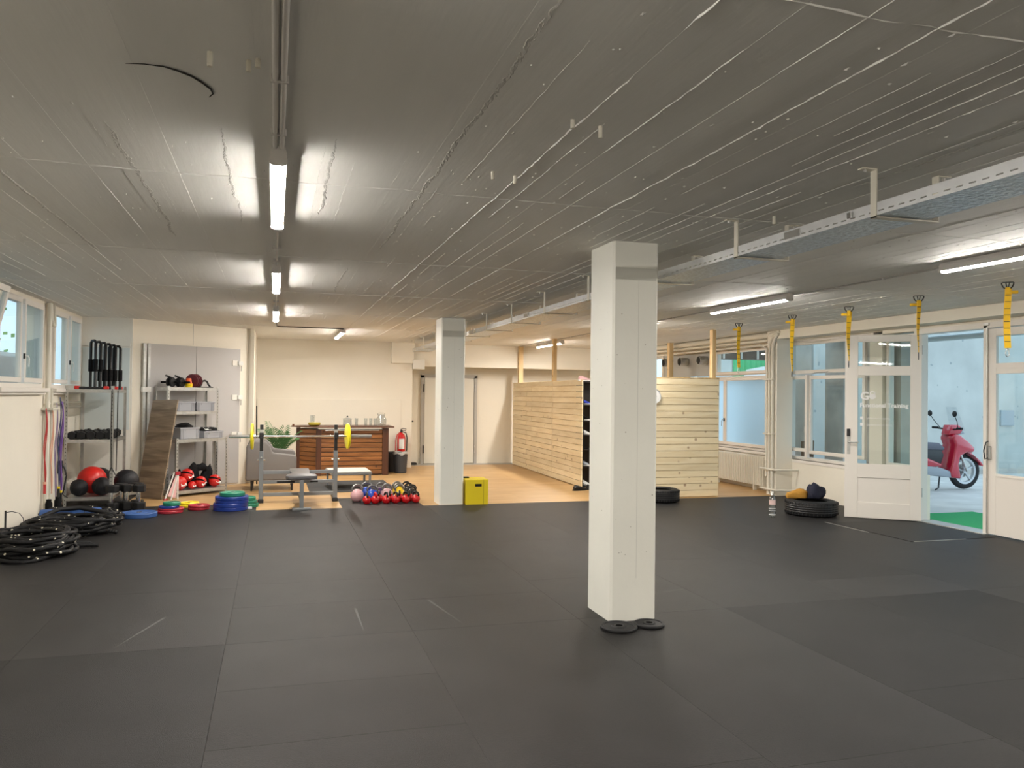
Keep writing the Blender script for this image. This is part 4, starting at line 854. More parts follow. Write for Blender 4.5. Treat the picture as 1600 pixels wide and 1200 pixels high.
for k, (s, d, z, a_, b__, c, lab) in enumerate(((.47, .50, .092, .085, .06, .20, 'black kit bag behind the leftmost red ball'), (.73, .50, .092, .15, .06, .24, 'wide black kit bag behind the middle red balls'), (1.0, .50, .092, .09, .06, .22, 'black kit bag at the right behind the red balls'), (.88, .50, .34, .10, .06, .08, 'black bag heaped on top at the right'))):
    p = on_closet(s, d, z); lump('kit_bag', 'bag', lab, p, a_, b__, c, BLACKF, 20+k, ang)
# leaning laminate board, rails, folded white step
bd = tag(MB().box(-.245, .245, -.012, .012, 0, 1.50).build('leaning_board', LAMI, loc=(-1.765, 12.90, .0), rot=(-.22, -.02, -.66), bev=.002), 'tall grey-brown wood board leaning beside the corner shelf', 'board')
t = thing('aluminium_rail', 'pair of tall silver rails standing against the closet wall', 'rail', on_closet(.21, .05), ang)
for dx in (-.035, .035): MB().box(dx-.022, dx+.022, -.02, .02, 0, 2.34).build('rail', STEEL, t, bev=.004)
BX(-.07, .07, -.03, .03, 1.58, 1.66).build('rail_clamp', WHITEP, t, bev=.004)
t = thing('folded_step', 'white framed folding step with pink panel leaning by the front shelf', 'step', (-1.44, 12.72, 0), .5)
for dx, tl in ((-.09, .35), (.0, .28), (.10, 0)): MB().tube([(dx, 0, 0), (dx+tl*.38, 0, .40)], .012, 8).build('leg', WHITEP, t, smooth=1)
MB().prism([(-.05, .05), (.07, .02), (.11, .34), (.07, .36)], .0, .012, 'y').build('panel', PINK, t, bev=.003); MB().box(.06, .13, -.02, .02, .36, .41).box(-.11, -.05, -.02, .02, 0, .02).build('cap', CRIM, t, bev=.005)

# ================================================================ BENCH PRESS
rk = thing('bench_press_rack', 'grey steel bench press rack with two black-topped uprights and padded bench', 'bench', (0.35, 12.1, 0))
for s, px_ in ((-1, -.17-.35), (1, .88-.35)):
    MB().box(px_-.03, px_+.03, -.03, .03, .03, .75).build('upright', GREYP, rk, bev=.004)
    MB().box(px_-.024, px_+.024, -.024, .024, .75, 1.13).build('inner_post', BLACKP, rk, bev=.003)
    MB().box(px_-.026, px_+.026, -.026, .026, .96, 1.06).build('post_sleeve', STEEL, rk, bev=.003)
    MB().box(px_-.03, px_+.03, -.12, -.02, .935, .95).box(px_-.03, px_+.03, -.12, -.11, .95, 1.02).build('bar_hook', BLACKP, rk, bev=.003)
    MB().box(px_-.04, px_+.04, -.045, .045, 0, .05).box(px_-.032, px_+.032, -.04, .45, .02, .06).build('foot', BLACKP, rk, bev=.006)
    MB().cyl((px_, -.05, .66), (px_, .04, .66), .014, 8).cyl((px_-.055, 0, .62), (px_+.055, 0, .62), .010, 8).build('lock_pin', CHROME, rk)
for z, m, d in ((.44, GREYP, .05), (.30, GREYP, .045), (.12, GREYP, .05)): MB().box(-.49, .50, -.02, .02, z-d/2, z+d/2).build('cross_bar', m, rk, bev=.003)
BX(-.30, -.05, -.022, -.02, .288, .312).build('printed_label', DARK, rk); BX(.17, .28, -.022, -.02, .288, .312).build('printed_label', DARK, rk)
MB().box(-.0, .05, -.82, .0, .36, .41).build('main_beam', GREYP, rk, bev=.003); MB().box(-.002, .052, -.86, -.80, 0.0, .41).build('front_leg', GREYP, rk, bev=.003)
MB().box(-.10, .15, -.87, -.79, 0, .03).build('front_foot', GREYP, rk, bev=.005)
MB().box(-.0, .05, -.80, -.02, .10, .14).build('lower_beam', GREYP, rk, bev=.003)
MB().prism([(-.155, -.86), (-.19, -.80), (-.175, -.62), (-.10, -.45), (-.12, -.1), (-.12, .28), (.16, .28), (.16, -.1), (.14, -.45), (.22, -.62), (.235, -.80), (.20, -.86)], .41, .47, 'z').build('seat', VINYL, rk, bev=.015, smooth=.6)
bb = thing('barbell', 'chrome barbell resting on the bench press rack', 'barbell', (.39, 12.02, .965))
MB().cyl((-.70, 0, 0), (.70, 0, 0), .014, 12).build('shaft', CHROME, bb, smooth=.6)
MB().cyl((-1.005, 0, 0), (-.68, 0, 0), .024, 14).build('sleeve', CHROME, bb, smooth=.6); MB().cyl((.68, 0, 0), (1.005, 0, 0), .024, 14).build('sleeve', STEEL, bb, smooth=.6)
for s in (-1, 1): MB().cyl((s*.64, 0, 0), (s*.67, 0, 0), .034, 14).build('collar', CHROME, bb, smooth=.6)
YELL = plain('bright_yellow_plate', (.80, .68, .02), .4)
for (x_, lab) in ((-.298, 'yellow weight plate on the left end of the barbell'), (1.045, 'yellow weight plate on the right end of the barbell')):
    o = thing('barbell_plate', lab, 'weight plate', (x_, 12.02, .965), group='yellow plates on the barbell', rot=(0, PI/2, .1 if x_ > 0 else -.03))
    MB().lathe([(.026, -.014), (.175, -.018), (.188, -.01), (.188, .01), (.175, .018), (.12, .010), (.06, .018), (.026, .014), (.026, -.014)], 36, caps=False).build('disc', YELL, o, smooth=.6)
    MB().lathe([(.025, -.02), (.045, -.02), (.045, .02), (.025, .02), (.025, -.02)], 20, caps=False).build('hub', YELL, o, smooth=.6)
t = tag(MB().tube([(0, 0, 0), (-.02, .0, 1.36)], .012, 8).build('black_stick', BLACKP, loc=(-.275, 14.62, 0), rot=(0, 0, 0), smooth=1), 'thin black stick standing behind the armchair', 'stick')

# ================================================================ ARMCHAIR
ac = thing('armchair', 'grey upholstered armchair seen from its side before the closet wall', 'armchair', (0.0, 13.95, 0))
def softbox(name, x0, x1, y0, y1, z0, z1, par, bev=.05, m=FABG, M_=None):
    q = MB().box(x0, x1, y0, y1, z0, z1, M=M_); return q.build(name, m, par, bev=bev, smooth=1.2)
softbox('seat', -.28, .36, -.28, .28, .17, .42, ac, .05)
softbox('backrest', -.40, -.16, -.36, .36, .18, .82, ac, .06, M_=T(0, 0, 0) @ Matrix.Shear('XY', 4, (0, 0)))
q = MB().prism([(-.43, .17), (-.42, .74), (-.33, .80), (-.12, .80), (-.05, .72), (-.02, .62), (.34, .58), (.36, .54), (.36, .17)], -.44, -.31, 'y'); q.build('arm', FABG, ac, bev=.03, smooth=1.2)
q = MB().prism([(-.43, .17), (-.42, .74), (-.33, .80), (-.12, .80), (-.05, .72), (.0, .64), (.34, .61), (.36, .56), (.36, .17)], .31, .44, 'y'); q.build('arm', FABG, ac, bev=.03, smooth=1.2)
for (a_, b__) in ((-.33, -.37), (.29, -.37), (-.33, .37), (.29, .37)): MB().cyl((a_*1.02, b__, 0), (a_, b__, .18), .014, 10, .026).build('leg', BLACKP, ac, smooth=1)
# plant
pl = thing('potted_palm', 'green potted palm behind the armchair', 'plant', (.08, 15.15, 0))
MB().lathe([(0, 0), (.13, 0), (.17, .30), (.175, .32), (.155, .32), (.14, .28), (0, .28)], 22).build('pot', WHITEP, pl, smooth=.6); MB().lathe([(0, .285), (.14, .285)], 20, caps=False).build('soil', mat('soil', (.03, .02, .012), .95), pl)
random.seed(13)
for k in range(20):
    a_ = 2*PI*k/20+random.uniform(-.2, .2); L_ = random.uniform(.55, .92); lean = random.uniform(.15, .95); q = MB(); n = 14; P = []
    for j in range(n+1):
        f_ = j/n; rr = L_*lean*(f_**1.4)*.62; zz = .28+L_*(f_-.38*lean*f_**2.4); P.append(Vector((math.cos(a_)*rr, math.sin(a_)*rr, zz)))
    q.tube(P, .004, 4, rf=lambda i, an: .005*(1-i/n*.8))
    for j in range(4, n+1):
        for s in (-1, 1):
            t_ = (P[j]-P[j-1]).normalized(); side = t_.cross(Vector((0, 0, 1))).normalized()*s; ll = .20*math.sin(PI*(j-2)/(n))+.05; tip = P[j]+side*ll*.75+t_*ll*.75+Vector((0, 0, -.25*ll)); mid = P[j]+(tip-P[j])*.5+Vector((0, 0, .02)); nn = t_*.012
            q.add([P[j], mid+nn, tip, mid-nn], [(0, 1, 2, 3)])
    q.v = [(max(a__, -.42), b___, c_) for a__, b___, c_ in q.v]; q.build('frond', LEAF, pl)
# ================================================================ BAR COUNTER
bc = thing('bar_counter', 'dark stained wooden bar counter with horizontal boards in the lounge', 'counter', (0, 0, 0))
ZT = .945
for k in range(10):
    z0 = .02+k*.088
    BX(.87, 2.05, 15.83, 15.85, z0, z0+.076).build('front_board', BARW, bc, bev=.005, center=True)
    q = MB().prism([(.47, 16.22), (.80, 15.85), (.815, 15.865), (.485, 16.235)], z0, z0+.076, 'z'); q.build('side_board', BARW, bc, bev=.003, center=True)
MB().box(.78, .88, 15.81, 15.87, 0, .90).build('post', BARD, bc, bev=.004); MB().box(2.05, 2.17, 15.81, 15.88, 0, .92).build('post', BARD, bc, bev=.004); MB().box(.42, .50, 16.2, 16.28, 0, .92).build('post', BARD, bc, bev=.004)
MB().box(2.12, 2.17, 15.88, 16.5, 0, .90).build('end_panel', BARD, bc)
MB().box(.80, 2.10, 15.87, 15.89, 0, .90).build('inner_board', BLACKP, bc); MB().prism([(.49, 16.25), (.83, 15.88), (.83, 16.3), (.6, 16.5)], .02, .9, 'z').build('inner_corner', BARD, bc)
MB().prism([(.32, 16.20), (.78, 15.74), (2.27, 15.74), (2.27, 16.5), (.55, 16.5)], .93, .955, 'z').build('counter_top', BARD, bc, bev=.004)
MB().tube([(.95, 15.77, .88), (1.98, 15.77, .88)], .010, 8).build('towel_rail', STEEL, bc, smooth=1)
MB().cyl((.36, 16.2, .955), (.36, 16.2, .985), .02, 10).build('knob', BARD, bc, smooth=1)
def tumbler(x, y, r, h_, lab, nm='drinking_glass', cat='glass', g='glasses on the bar counter'):
    return tag(MB().lathe([(0, 0), (r*.85, 0), (r, h_), (r-.003, h_), (r*.85-.003, .006), (0, .006)], 20).build(nm, GLASSJ, loc=(x, y, .956), smooth=.5), lab, cat, g)
zt = .956
tumbler(1.555, 16.0, .035, .15, 'single clear glass between the lidded jar and the row of glasses'); tumbler(1.74, 16.0, .033, .15, 'leftmost of the row of clear glasses on the counter'); tumbler(1.84, 16.03, .033, .15, 'second clear glass in the row on the counter'); tumbler(1.92, 15.97, .033, .15, 'third clear glass in the row beside the big jar')
t = thing('glass_jar', 'big clear clip-top jar at the right end of the bar counter', 'jar', (2.05, 16.05, zt)); MB().lathe([(0, 0), (.085, 0), (.10, .03), (.10, .14), (.07, .19), (.06, .21), (.057, .21), (.067, .19), (.096, .14), (.096, .03), (0, .006)], 24).build('body', GLASSJ, t, smooth=.7); MB().lathe([(0, .24), (.06, .235), (.065, .22), (.06, .212)], 20).build('lid', GLASSJ, t, smooth=.7); MB().tube([(-.06, 0, .21), (-.075, 0, .24), (-.05, 0, .255), (.05, 0, .255), (.075, 0, .24), (.06, 0, .21)], .004, 6).build('clip', DARK, t)
t = thing('lidded_jar', 'clear jar with grey knobbed lid behind the right barbell plate', 'jar', (1.385, 16.05, zt)); MB().lathe([(0, 0), (.07, 0), (.085, .02), (.085, .13), (.082, .13), (.08, .02), (0, .006)], 24).build('body', GLASSJ, t, smooth=.7); MB().lathe([(0, .165), (.02, .162), (.09, .145), (.092, .132), (0, .132)], 24).build('lid', STEEL, t, smooth=.7); MB().sphere((0, 0, .185), .016, 12, 8).build('knob', DARK, t, smooth=1)
t = thing('fruit_bowl', 'yellow-green round bowl at the left of the bar counter', 'bowl', (.75, 16.0, zt)); MB().lathe([(0, 0), (.08, 0), (.115, .025), (.12, .05), (.112, .068), (.06, .055), (0, .05)], 26).build('bowl', mat('olive_glaze', (.30, .24, .03), .35), t, smooth=.7); MB().lathe([(0, .055), (.07, .06), (.07, .065), (0, .07)], 20).build('rim', mat('pale_olive', (.55, .47, .12), .4), t, smooth=.7)
tumbler(.72, 16.15, .045, .20, 'clear glass carafe behind the yellow-green bowl', 'carafe', 'carafe')
# low table, rug
lt = thing('low_table', 'low white-topped coffee table with grey metal legs before the bar', 'table', (1.25, 13.85, 0))
MB().prism([(-.32, -.37), (.32, -.37), (.30, .36), (-.38, .36)], .285, .30, 'z').build('table_top', mat('table_white', (.66, .67, .62), .35), lt, bev=.003)
MB().prism([(-.33, -.38), (.33, -.38), (.31, .37), (-.39, .37)], .245, .285, 'z').build('table_frame', GREYP, lt, bev=.003)
for (a_, b__) in ((-.30, -.35), (.30, -.35), (.28, .34), (-.35, .34)): BX(a_-.018, a_+.018, b__-.018, b__+.018, 0.007, .25).build('leg', GREYP, lt, bev=.002)
tag(MB().box(.56, 1.95, 13.15, 14.85, 0.0, .006).build('rug', RUG, center=True), 'charcoal rug under the low white table', 'rug')
# extinguisher, bins
fe = thing('fire_extinguisher', 'red fire extinguisher with white label on the back wall above the bins', 'fire extinguisher', (2.62, 17.12, .30))
MB().lathe([(0, 0), (.08, 0), (.088, .02), (.088, .36), (.07, .42), (.035, .45), (.025, .47), (0, .47)], 24).build('cylinder', REDB, fe, smooth=.8)
MB().lathe([(.089, .12), (.089, .34)], 24, RZ(0), False).build('printed_label', PAPER, fe) if False else MB().add([(.090*math.sin(a_), -.090*math.cos(a_), z) for z in (.12, .34) for a_ in [(-.7+1.4*j/8) for j in range(9)]], [(j, j+1, j+10, j+9) for j in range(8)]).build('printed_label', PAPER, fe, smooth=1)
MB().lathe([(0, .47), (.025, .47), (.028, .50), (.015, .53), (0, .53)], 12).build('valve', DARK, fe, smooth=.6); MB().tube([(-.02, 0, .50), (.03, -.03, .52), (.09, -.05, .51)], .009, 6).tube([(-.02, 0, .53), (.03, -.03, .56), (.10, -.05, .545)], .009, 6).build('lever', BLACKP, fe)
MB().tube([(.02, 0, .49), (.10, 0, .46), (.125, 0, .36), (.12, 0, .1), (.10, 0, .05)], .012, 8).build('hose', BLACKR, fe, smooth=1); MB().tube([(-.02, 0, .48), (-.09, .0, .42), (-.12, .0, .3), (-.12, 0, .05)], .010, 8).build('wall_bracket', REDB, fe, smooth=1)
BX(-.04, .04, .08, .13, .1, .4).build('bracket_plate', DARK, fe)
def bin_(x, y, lab, liner):
    t = thing('waste_bin', lab, 'bin', (x, y, 0), group='waste bins by the bar')
    v = MB(); v.lathe([(0, 0), (.115, 0), (.125, .01), (.145, .40), (.138, .40), (.118, .012), (0, .012)], 20).build('bin_body', plain('bin_grey', (.045, .048, .055), .5), t, smooth=.6)
    if liner:
        q = MB(); prof = []; n = 26; vv = []
        for i in range(n):
            a_ = 2*PI*i/n
            for j, (r, z) in enumerate(((.14, .385), (.150+.008*math.sin(7*a_), .372+.02*math.sin(5*a_)), (.156+.006*math.sin(9*a_), .40), (.14, .425+.01*math.sin(4*a_)), (.10, .41))): vv.append((r*math.cos(a_), r*math.sin(a_), z))
        q.add(vv, [(i*5+j, ((i+1) % n)*5+j, ((i+1) % n)*5+j+1, i*5+j+1) for i in range(n) for j in range(4)]); q.build('liner_bag', mat('grey_white_liner', (.45, .45, .44), .4), t, smooth=1)
    return t
bin_(2.47, 16.20, 'grey waste bin with pale bag folded over its rim', True); bin_(2.34, 16.52, 'darker waste bin half hidden between counter and the lined bin', False)

# ================================================================ KETTLEBELLS
KC = {'red': (REDB, 'red'), 'pink': (plain('pink_enamel', (.62, .36, .38), .35, coat=.2), 'pale pink'), 'blue': (plain('blue_enamel', (.01, .06, .42), .25, coat=.4), 'blue'), 'yellow': (plain('yellow_enamel', (.75, .5, .005), .3, coat=.3), 'yellow'),
      'black': (plain('black_enamel', (.02, .02, .022), .25, coat=.4), 'black'), 'purple': (plain('purple_enamel', (.08, .03, .13), .3, coat=.3), 'purple')}
kproto = {}
def kettlebell(c, x, y, r, lab, rz=0, hm=None):
    t = thing('kettlebell', lab, 'kettlebell', (x, y, 0), rz, 'kettlebells grouped on the rubber tongue')
    MB().lathe([(0, 0), (r*.55, 0), (r*.82, r*.25), (r*.99, r*.72), (r, r*.98), (r*.88, r*1.42), (r*.6, r*1.72), (r*.3, r*1.83), (0, r*1.86)], 22).build('bell', KC[c][0], t, smooth=1)
    hr = r*.78; rr = max(r*.18, .015); pts = []
    for k in range(15):
        a_ = PI*(-.12+1.24*k/14); pts.append((hr*math.cos(a_)*(1.0), 0, r*1.82+hr*.85*math.sin(a_)*1.0+ (0)))
    pts = [(-r*.55, 0, r*1.45)][:0]+[(r*.62, 0, r*1.5)]+pts[1:-1]+[(-r*.62, 0, r*1.5)]
    MB().tube(pts, rr, 8).build('handle', hm or DARK, t, smooth=1)
    return t
HG = mat('worn_handle_steel', (.20, .20, .20), .35, .8)
kettlebell('pink', 1.193, 12.0, .098, 'large pale pink kettlebell at the left end of the group', .1, HG)
for i, x_ in enumerate((1.307, 1.427, 1.584, 1.724, 1.874, 2.022)): kettlebell('red', x_, 11.72, .063, 'small red kettlebell in the front row, %s' % ('first from left', 'second from left', 'third from left', 'third from right', 'second from right', 'rightmost')[i], PI/2+.15*i, REDB if i in (1,) else DARK)
for i, x_ in enumerate((1.50, 1.665, 1.805, 1.955)): kettlebell('red', x_, 11.89, .062, 'small red kettlebell in the second row, %s' % ('first from left', 'second from left', 'third from left', 'rightmost')[i], PI/2-.2)
kettlebell('blue', 1.42, 12.02, .092, 'blue kettlebell just behind the front red row', 0, HG); kettlebell('blue', 1.36, 12.27, .098, 'blue kettlebell behind the other blue one', 0, HG)
kettlebell('pink', 1.64, 12.06, .095, 'pale pink kettlebell between the blue and yellow ones', 0, HG); kettlebell('purple', 1.58, 12.30, .092, 'purple kettlebell behind the middle pink one', 0, HG)
for i, y_ in enumerate((12.06, 12.28, 12.50)): kettlebell('yellow', 1.835+.012*i, y_, .088, 'yellow kettlebell, %s of the yellow file' % ('front', 'middle', 'back')[i], 0, HG)
for i, (x_, y_) in enumerate(((2.01, 12.03), (2.05, 12.24), (2.03, 12.46), (2.03, 12.68))): kettlebell('black', x_, y_, .08, 'black kettlebell, %s of the black file on the right' % ('front', 'second', 'third', 'last')[i], .2)
# yellow box
yb = thing('plyometric_box', 'bright yellow wooden jump box beside the far pillar', 'box', (2.86, 11.52, 0), -.05)
q = MB(); hx_, hy_, hz = .165, .20, .36
q.box(-hx_, hx_, -hy_+.015, hy_, 0, hz)
q.build('box_body', YBOX, yb, bev=.003)
MB().box(-hx_, -.03, -hy_, -hy_+.015, 0, hz).box(.07, hx_, -hy_, -hy_+.015, 0, hz).box(-.03, .07, -hy_, -hy_+.015, 0, .26).box(-.03, .07, -hy_, -hy_+.015, .30, hz).build('front_panel', YBOX, yb)
BX(-.03, .07, -hy_+.014, -hy_+.0165, .26, .30).build('hand_hole', mat('hole_black', (.01, .01, .01), .9), yb)
BX(.095, .10, -hy_-.001, -hy_, 0, hz).build('panel_joint', mat('joint_olive', (.35, .26, .0), .7), yb)
tag(BX(-.05, .05, -.03, .03, 0, .02).build('phone_case', BLACKP, loc=(2.74, 11.60, .361), bev=.006), 'small black object lying on the yellow box', 'object')

# ================================================================ TYRES, BOTTLE, CLOTHES
def tyre(x, y, r, w_, lab):
    t = thing('car_tyre', lab, 'tyre', (x, y, 0), .3); ri = r*.62
    MB().lathe([(ri, .02), (ri+.03, .0), (r*.85, -.0), (r*.97, .018), (r, .045), (r, w_-.045), (r*.97, w_-.018), (r*.85, w_), (ri+.03, w_), (ri, w_-.02), (ri+.01, w_-.03), (r*.9, w_-.04), (r*.9, .04), (ri+.01, .03), (ri, .02)], 44, caps=False).build('casing', BLACKR, t, smooth=.7)
    q = MB()
    for zz in (.30, .43, .57, .70): q.lathe([(r+.002, w_*zz-.012), (r+.005, w_*zz-.008), (r+.005, w_*zz+.004), (r+.002, w_*zz+.008)], 44, caps=False)
    q.build('tread_ribs', BLACKP, t)
    q = MB()
    for k in range(44):
        a_ = 2*PI*k/44; q.box(r-.004, r+.006, -.004, .004, .02, .05, M=RZ(a_)); q.box(r-.004, r+.006, -.004, .004, w_-.05, w_-.02, M=RZ(a_))
    q.build('shoulder_blocks', BLACKP, t, kind='stuff')
tyre(5.70, 11.12, .285, .20, 'car tyre lying flat at the foot of the pine partition'); tyre(7.14, 9.43, .345, .205, 'car tyre lying flat beside the open door with clothes on it')
lump('mustard_cloth', 'cloth', 'mustard yellow cloth draped over the back rim of the tyre by the door', (7.08, 9.66, .20), .19, .09, .08, MUSTARD, 31, .2)
lump('dark_garment', 'clothing', 'dark navy garment bunched on the tyre by the door', (7.33, 9.58, .20), .13, .09, .14, mat('navy_cloth', (.01, .012, .03), .85, bump=.5, bscale=40), 33, .1)
bt = thing('water_bottle', 'clear plastic water bottle standing on the rubber floor', 'bottle', (6.44, 9.32, 0))
MB().lathe([(0, 0), (.036, 0), (.043, .01), (.043, .07), (.040, .08), (.043, .09), (.043, .12), (.040, .13), (.043, .14), (.043, .24), (.036, .275), (.014, .31), (.014, .325), (.012, .325), (.012, .31), (.034, .274), (.0415, .24), (.0415, .012), (0, .006)], 24).build('bottle_body', GLASSJ, bt, smooth=.6)
MB().lathe([(0, .323), (.016, .323), (.016, .345), (0, .345)], 14).build('cap', WHITEP, bt); MB().lathe([(.044, .03), (.044, .042)], 24, caps=False).lathe([(.044, .085), (.044, .093)], 24, caps=False).lathe([(.044, .115), (.044, .122)], 24, caps=False).build('highlight_rings', PAPER, bt, smooth=1); MB().lathe([(.0436, .17), (.0436, .235)], 24, caps=False).build('label_wrap', mat('pinkish_label', (.62, .45, .42), .4), bt, smooth=1)  # white rings are painted highlights on the clear bottle

# ================================================================ OUTSIDE
og = struct(BX(XR+.2, 40, -10, 40, -.25, -.01).build('ground_outside', OUTG)); struct(BX(-14, XL-.25, -10, 40, .9, 1.0).build('ground_outside_left', OUTG))
ow = struct(MB().box(9.75, 34, 13.9, 14.2, -.02, 4.2).build('wall_outside', OUTW))
for k in range(1): MB().box(9.75, 34, 13.84, 13.9, -.02, .10).build('kerb_stone', OUTD, ow, bev=.01)
random.seed(8); q = MB()
for k in range(46):
    x_, z_ = random.uniform(10, 17), random.uniform(.8, 3); q.sphere((x_, 13.9, z_), random.uniform(.012, .035), 7, 4, (1, .1, random.uniform(.5, 1.8)))
q.build('wall_pits', mat('pit_grey', (.33, .36, .36), .9), ow, kind='stuff')
BX(15.41, 15.78, 13.86, 13.9, 1.05, 1.39).build('meter_box', mat('meter_grey', (.33, .38, .42), .5), ow, bev=.006)
struct(MB().box(9.2, 9.5, 11.33, 11.8, -.02, 2.9).box(9.2, 9.24, 12.17, 12.8, -.02, 2.9).box(8.45, 8.75, 9.22, 9.90, -.02, 2.6).build('trim_3', OUTD)); 
so_ = struct(BX(8.5, 10.8, 15.0, 15.4, 2.43, 2.95).build('trim_4', mat('brown_soffit', (.12, .095, .08), .8)))
for x_ in (9.12, 9.55, 9.95): BX(x_, x_+.035, 14.97, 15.0, 2.43, 2.75).build('soffit_post', TRIM, so_)
aw = thing('door_awning', 'pale metal canopy with gutter pipe outside above the doorway', 'canopy', (8.4, 0, 0))
MB().box(0, 1.75, 4.5, 11.6, 2.66, 2.70).build('canopy_sheet', mat('canopy_sheet', (.55, .58, .60), .5), aw); MB().tube([(1.8, 4.5, 2.59), (1.8, 11.6, 2.59)], .05, 10).build('gutter', mat('gutter_pale', (.62, .68, .70), .4), aw, smooth=1)
MB().tube([(2.4, 4.5, 2.63), (2.4, 11.6, 2.63)], .018, 8).build('rail_pipe', DARK, aw, smooth=1)
for y in (9.2, 10.3, 11.4): MB().tube([(1.75, y, 2.68), (2.4, y-.05, 2.63)], .016, 6).build('support_arm', STEEL, aw)
tag(MB().box(8.42, 9.62, 6.2, 9.12, -.01, .008).build('door_mat', GREENMAT, center=True), 'green artificial turf mat outside the open door', 'mat')
# green corrugated roof building beyond
gr = thing('green_shed', 'green corrugated building seen through the upper frosted window', 'building', (15, 30, 0)); q = MB(); n = 60
v = []; f = []
for k in range(n+1):
    x_ = 3.75+8*k/n; dy = .08*(k % 2); v += [(x_, dy, 2.2), (x_, dy, 4.2)]
f = [(2*k, 2*k+2, 2*k+3, 2*k+1) for k in range(n)]
q.add(v, f).build('corrugated_sheet', GREENROOF, gr); BX(3.75, 11, .1, 3, 0, 4.1).build('shed_wall', OUTW, gr); MB().prism([(3.75, 1.8), (11, 1.8), (11, 3.0), (5, 2.95), (4.2, 2.8)], -.4, -.3, 'y').build('white_canopy', PAPER, gr)
# brown chairs outside window
def ochair(x, y, rz, lab):
    t = thing('patio_chair', lab, 'chair', (x, y, 0), rz, 'brown chairs outside the window')
    MB().box(-.25, .25, -.25, .25, .40, .46).build('seat', BROWN, t, bev=.01); MB().prism([(-.20, .46), (-.24, .88), (.24, .88), (.20, .46)], .22, .27, 'y').build('backrest', BROWN, t, bev=.01)
    for a_ in (-.22, .22):
        for b__ in (-.22, .22): MB().cyl((a_, b__, 0), (a_, b__, .41), .016, 8).build('leg', DARK, t)
ochair(8.9, 12.12, .55, 'brown chair outside the window, left of the mullion'); ochair(8.85, 11.42, .55, 'brown chair outside the window, right of the mullion')
# left light well
lw_ = struct(MB().box(-5.4, -5.2, 0, 22, 1.0, 2.35).build('wall_well', OUTW)); struct(BX(-4.2, -3.9, 6, 16, 1.0, 2.1).build('trim_5', CONC))
random.seed(5); q = MB()
for k in range(260):
    c = Vector((-6.4+random.gauss(0, .35), 19.5+random.gauss(0, .9), 3.0+random.gauss(0, .5))); d = Vector((random.uniform(-1, 1), random.uniform(-1, 1), random.uniform(-1, 1))).normalized()*.12; e = d.orthogonal().normalized()*.07
    q.add([c, c+d*.5+e, c+d, c+d*.5-e], [(0, 1, 2, 3)])
t = thing('garden_bush', 'sunlit green bush outside the left windows', 'bush', (0, 0, 0)); q.build('foliage', LEAFB, t, kind='stuff'); MB().cyl((-6.4, 19.5, 1.0), (-6.4, 19.5, 3.0), .05, 8).build('stem', BROWN, t)

# ================================================================ SCOOTER (local x = forward)
sc = thing('motor_scooter', 'red and grey motor scooter parked outside the open door', 'scooter', (11.98, 11.55, 0), -.03)
def wheel(x, par, nm):
    w_ = MB().lathe([(.235, -.035), (.28, -.045), (.315, -.03), (.325, 0), (.315, .03), (.28, .045), (.235, .035), (.235, -.035)], 36, T(x, 0, .325) @ RX(PI/2), False).build(nm, BLACKR, par, smooth=.8)
    rim = MB().lathe([(.20, -.03), (.238, -.035), (.238, .035), (.20, .03), (.20, -.03)], 32, T(x, 0, .325) @ RX(PI/2), False)
    for k in range(5):
        a_ = 2*PI*k/5+.4; rim.box(.03, .205, -.014, .014, -.018, .018, M=T(x, 0, .325) @ RX(PI/2) @ RZ(a_) )
    rim.lathe([(0, -.035), (.045, -.035), (.045, .035), (0, .035)], 16, T(x, 0, .325) @ RX(PI/2)); rim.build('rim', mat('rim_silver', (.5, .52, .54), .35, .6), w_, smooth=.6)
    MB().lathe([(.05, -.04), (.12, -.04), (.12, -.036), (.05, -.036)], 24, T(x, 0, .325) @ RX(PI/2)).build('brake_disc', STEEL, w_)
wheel(0, sc, 'front_wheel'); wheel(-1.32, sc, 'rear_wheel')
def prismS(poly, w0, name, m, bev=.02): return MB().prism(poly, -w0, w0, 'y').build(name, m, sc, bev=bev, smooth=1.0)
# front fender
fp = [(.36*math.cos(a_), .325+.36*math.sin(a_)) for a_ in [PI*(.08+.62*k/10) for k in range(11)]]+[(.335*math.cos(a_), .325+.335*math.sin(a_)) for a_ in [PI*(.70-.62*k/10) for k in range(11)]]
prismS([(.40, .40), (.30, .52), (.10, .66), (-.12, .70), (-.24, .62), (-.20, .58), (.0, .655), (.18, .58), (.32, .42)], .065, 'front_fender', SCRED, .012)
for s in (-1, 1): MB().tube([(0, s*.075, .325), (-.14, s*.075, .62), (-.17, s*.06, .70)], .022, 10).build('fork_leg', STEEL, sc, smooth=1)
prismS([(-.42, .22), (-.20, .20), (-.26, .45), (-.22, .60), (-.06, .68), (.06, .66), (.10, .74), (-.04, .86), (-.22, .98), (-.34, 1.00), (-.38, .92), (-.33, .80), (-.38, .55), (-.44, .32)], .17, 'leg_shield', SCRED, .035)
prismS([(.04, .69), (.10, .735), (.0, .84), (-.12, .91), (-.14, .86), (-.06, .75)], .12, 'headlamp_lens', mat('lens_grey', (.6, .65, .68), .1), .01)
prismS([(-1.0, .28), (-.40, .22), (-.38, .32), (-.62, .40), (-.95, .45)], .15, 'floorboard', SCGREY, .02)
prismS([(-1.62, .62), (-1.55, .50), (-1.05, .40), (-.62, .42), (-.58, .46), (-.92, .58), (-1.2, .64), (-1.7, .80)], .15, 'body_side', SCRED, .03)
prismS([(-1.5, .55), (-.62, .45), (-.55, .62), (-.60, .72), (-1.5, .74)], .13, 'engine_cover', BLACKP, .02)
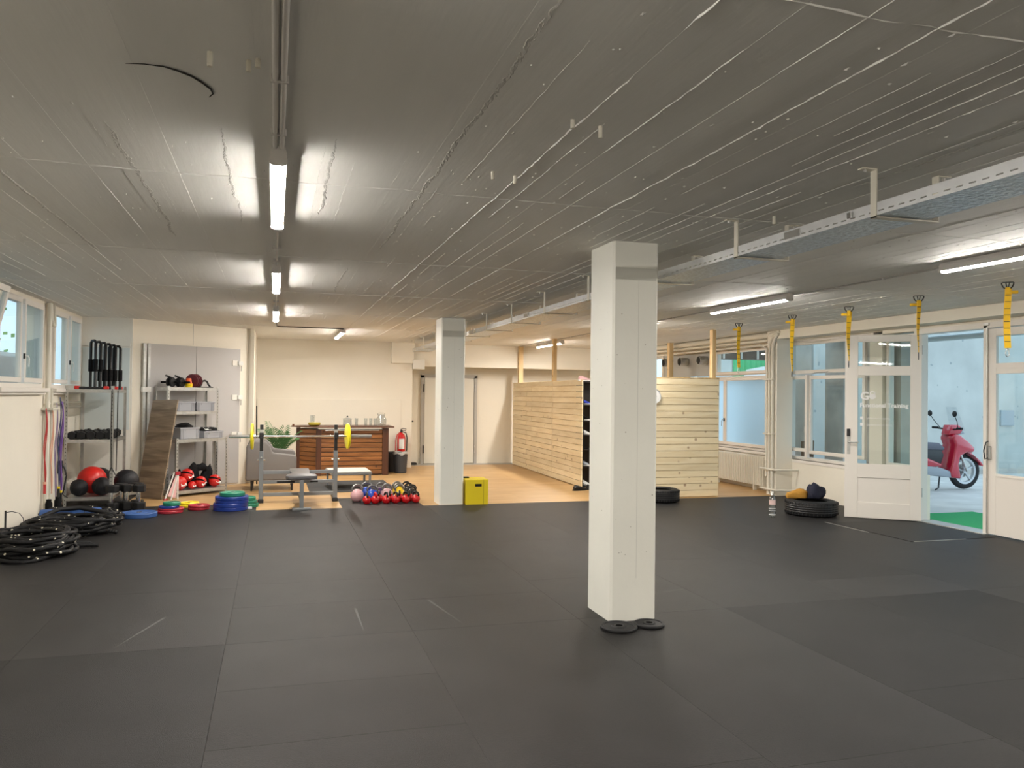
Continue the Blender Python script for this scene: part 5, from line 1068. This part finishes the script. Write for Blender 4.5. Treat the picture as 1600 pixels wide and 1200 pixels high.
prismS([(-1.75, .82), (-1.70, .74), (-.70, .70), (-.54, .70), (-.52, .76), (-.64, .84), (-1.0, .86), (-1.3, .94), (-1.72, .95)], .13, 'seat', SEATG, .035)
prismS([(-1.88, .86), (-1.70, .72), (-1.66, .60), (-1.80, .66), (-2.02, .80)], .10, 'tail_section', PAPER, .02)
prismS([(-1.85, .98), (-1.55, .98), (-1.5, 1.12), (-1.58, 1.26), (-1.82, 1.26), (-1.9, 1.12)], .16, 'top_case', SEATG, .03)
prismS([(-.42, .98), (-.16, 1.00), (-.10, 1.08), (-.20, 1.16), (-.36, 1.16)], .10, 'handlebar_cowl', SCRED, .02)
prismS([(-.22, .98), (-.06, 1.0), (-.14, 1.12), (-.20, 1.10)], .085, 'instrument_shroud', SCGREY, .01)
MB().tube([(-.36, -.30, 1.10), (-.32, -.12, 1.08), (-.32, .12, 1.08), (-.36, .30, 1.10)], .016, 8).build('handlebar', BLACKP, sc, smooth=1)
for s in (-1, 1):
    MB().cyl((-.36, s*.22, 1.10), (-.37, s*.34, 1.10), .022, 10).build('grip', BLACKR, sc, smooth=.6); MB().tube([(-.33, s*.2, 1.1), (-.40, s*.26, 1.22), (-.47, s*.28, 1.32)], .007, 6).build('mirror_stem', DARK, sc)
    MB().sphere((0, 0, 0), .055, 14, 8, (.35, 1, 1)).build('mirror', BLACKP, sc, loc=(-.48, s*.285, 1.36), smooth=1)
q = MB(); v = []; 
for i in range(7):
    for j in range(5):
        yy = -.16+.32*j/4; v.append((-.12-.16*(i/6)-.25*yy*yy*4*.4, yy*(1-.25*(i/6)**2), 1.06+.42*(i/6)))
q.add(v, [(i*5+j, i*5+j+1, i*5+j+6, i*5+j+5) for i in range(6) for j in range(4)]); q.build('windshield', glass('windshield_plastic', (.88, .9, .92), 1.5), sc, smooth=1)
MB().tube([(-.62, -.1, .24), (-.70, -.16, .05), (-.78, -.18, .02)], .014, 8).build('side_stand', BLACKP, sc)
MB().tube([(-.9, .15, .3), (-1.3, .17, .28), (-1.75, .17, .36)], .045, 10).build('exhaust', DARK, sc, smooth=1)
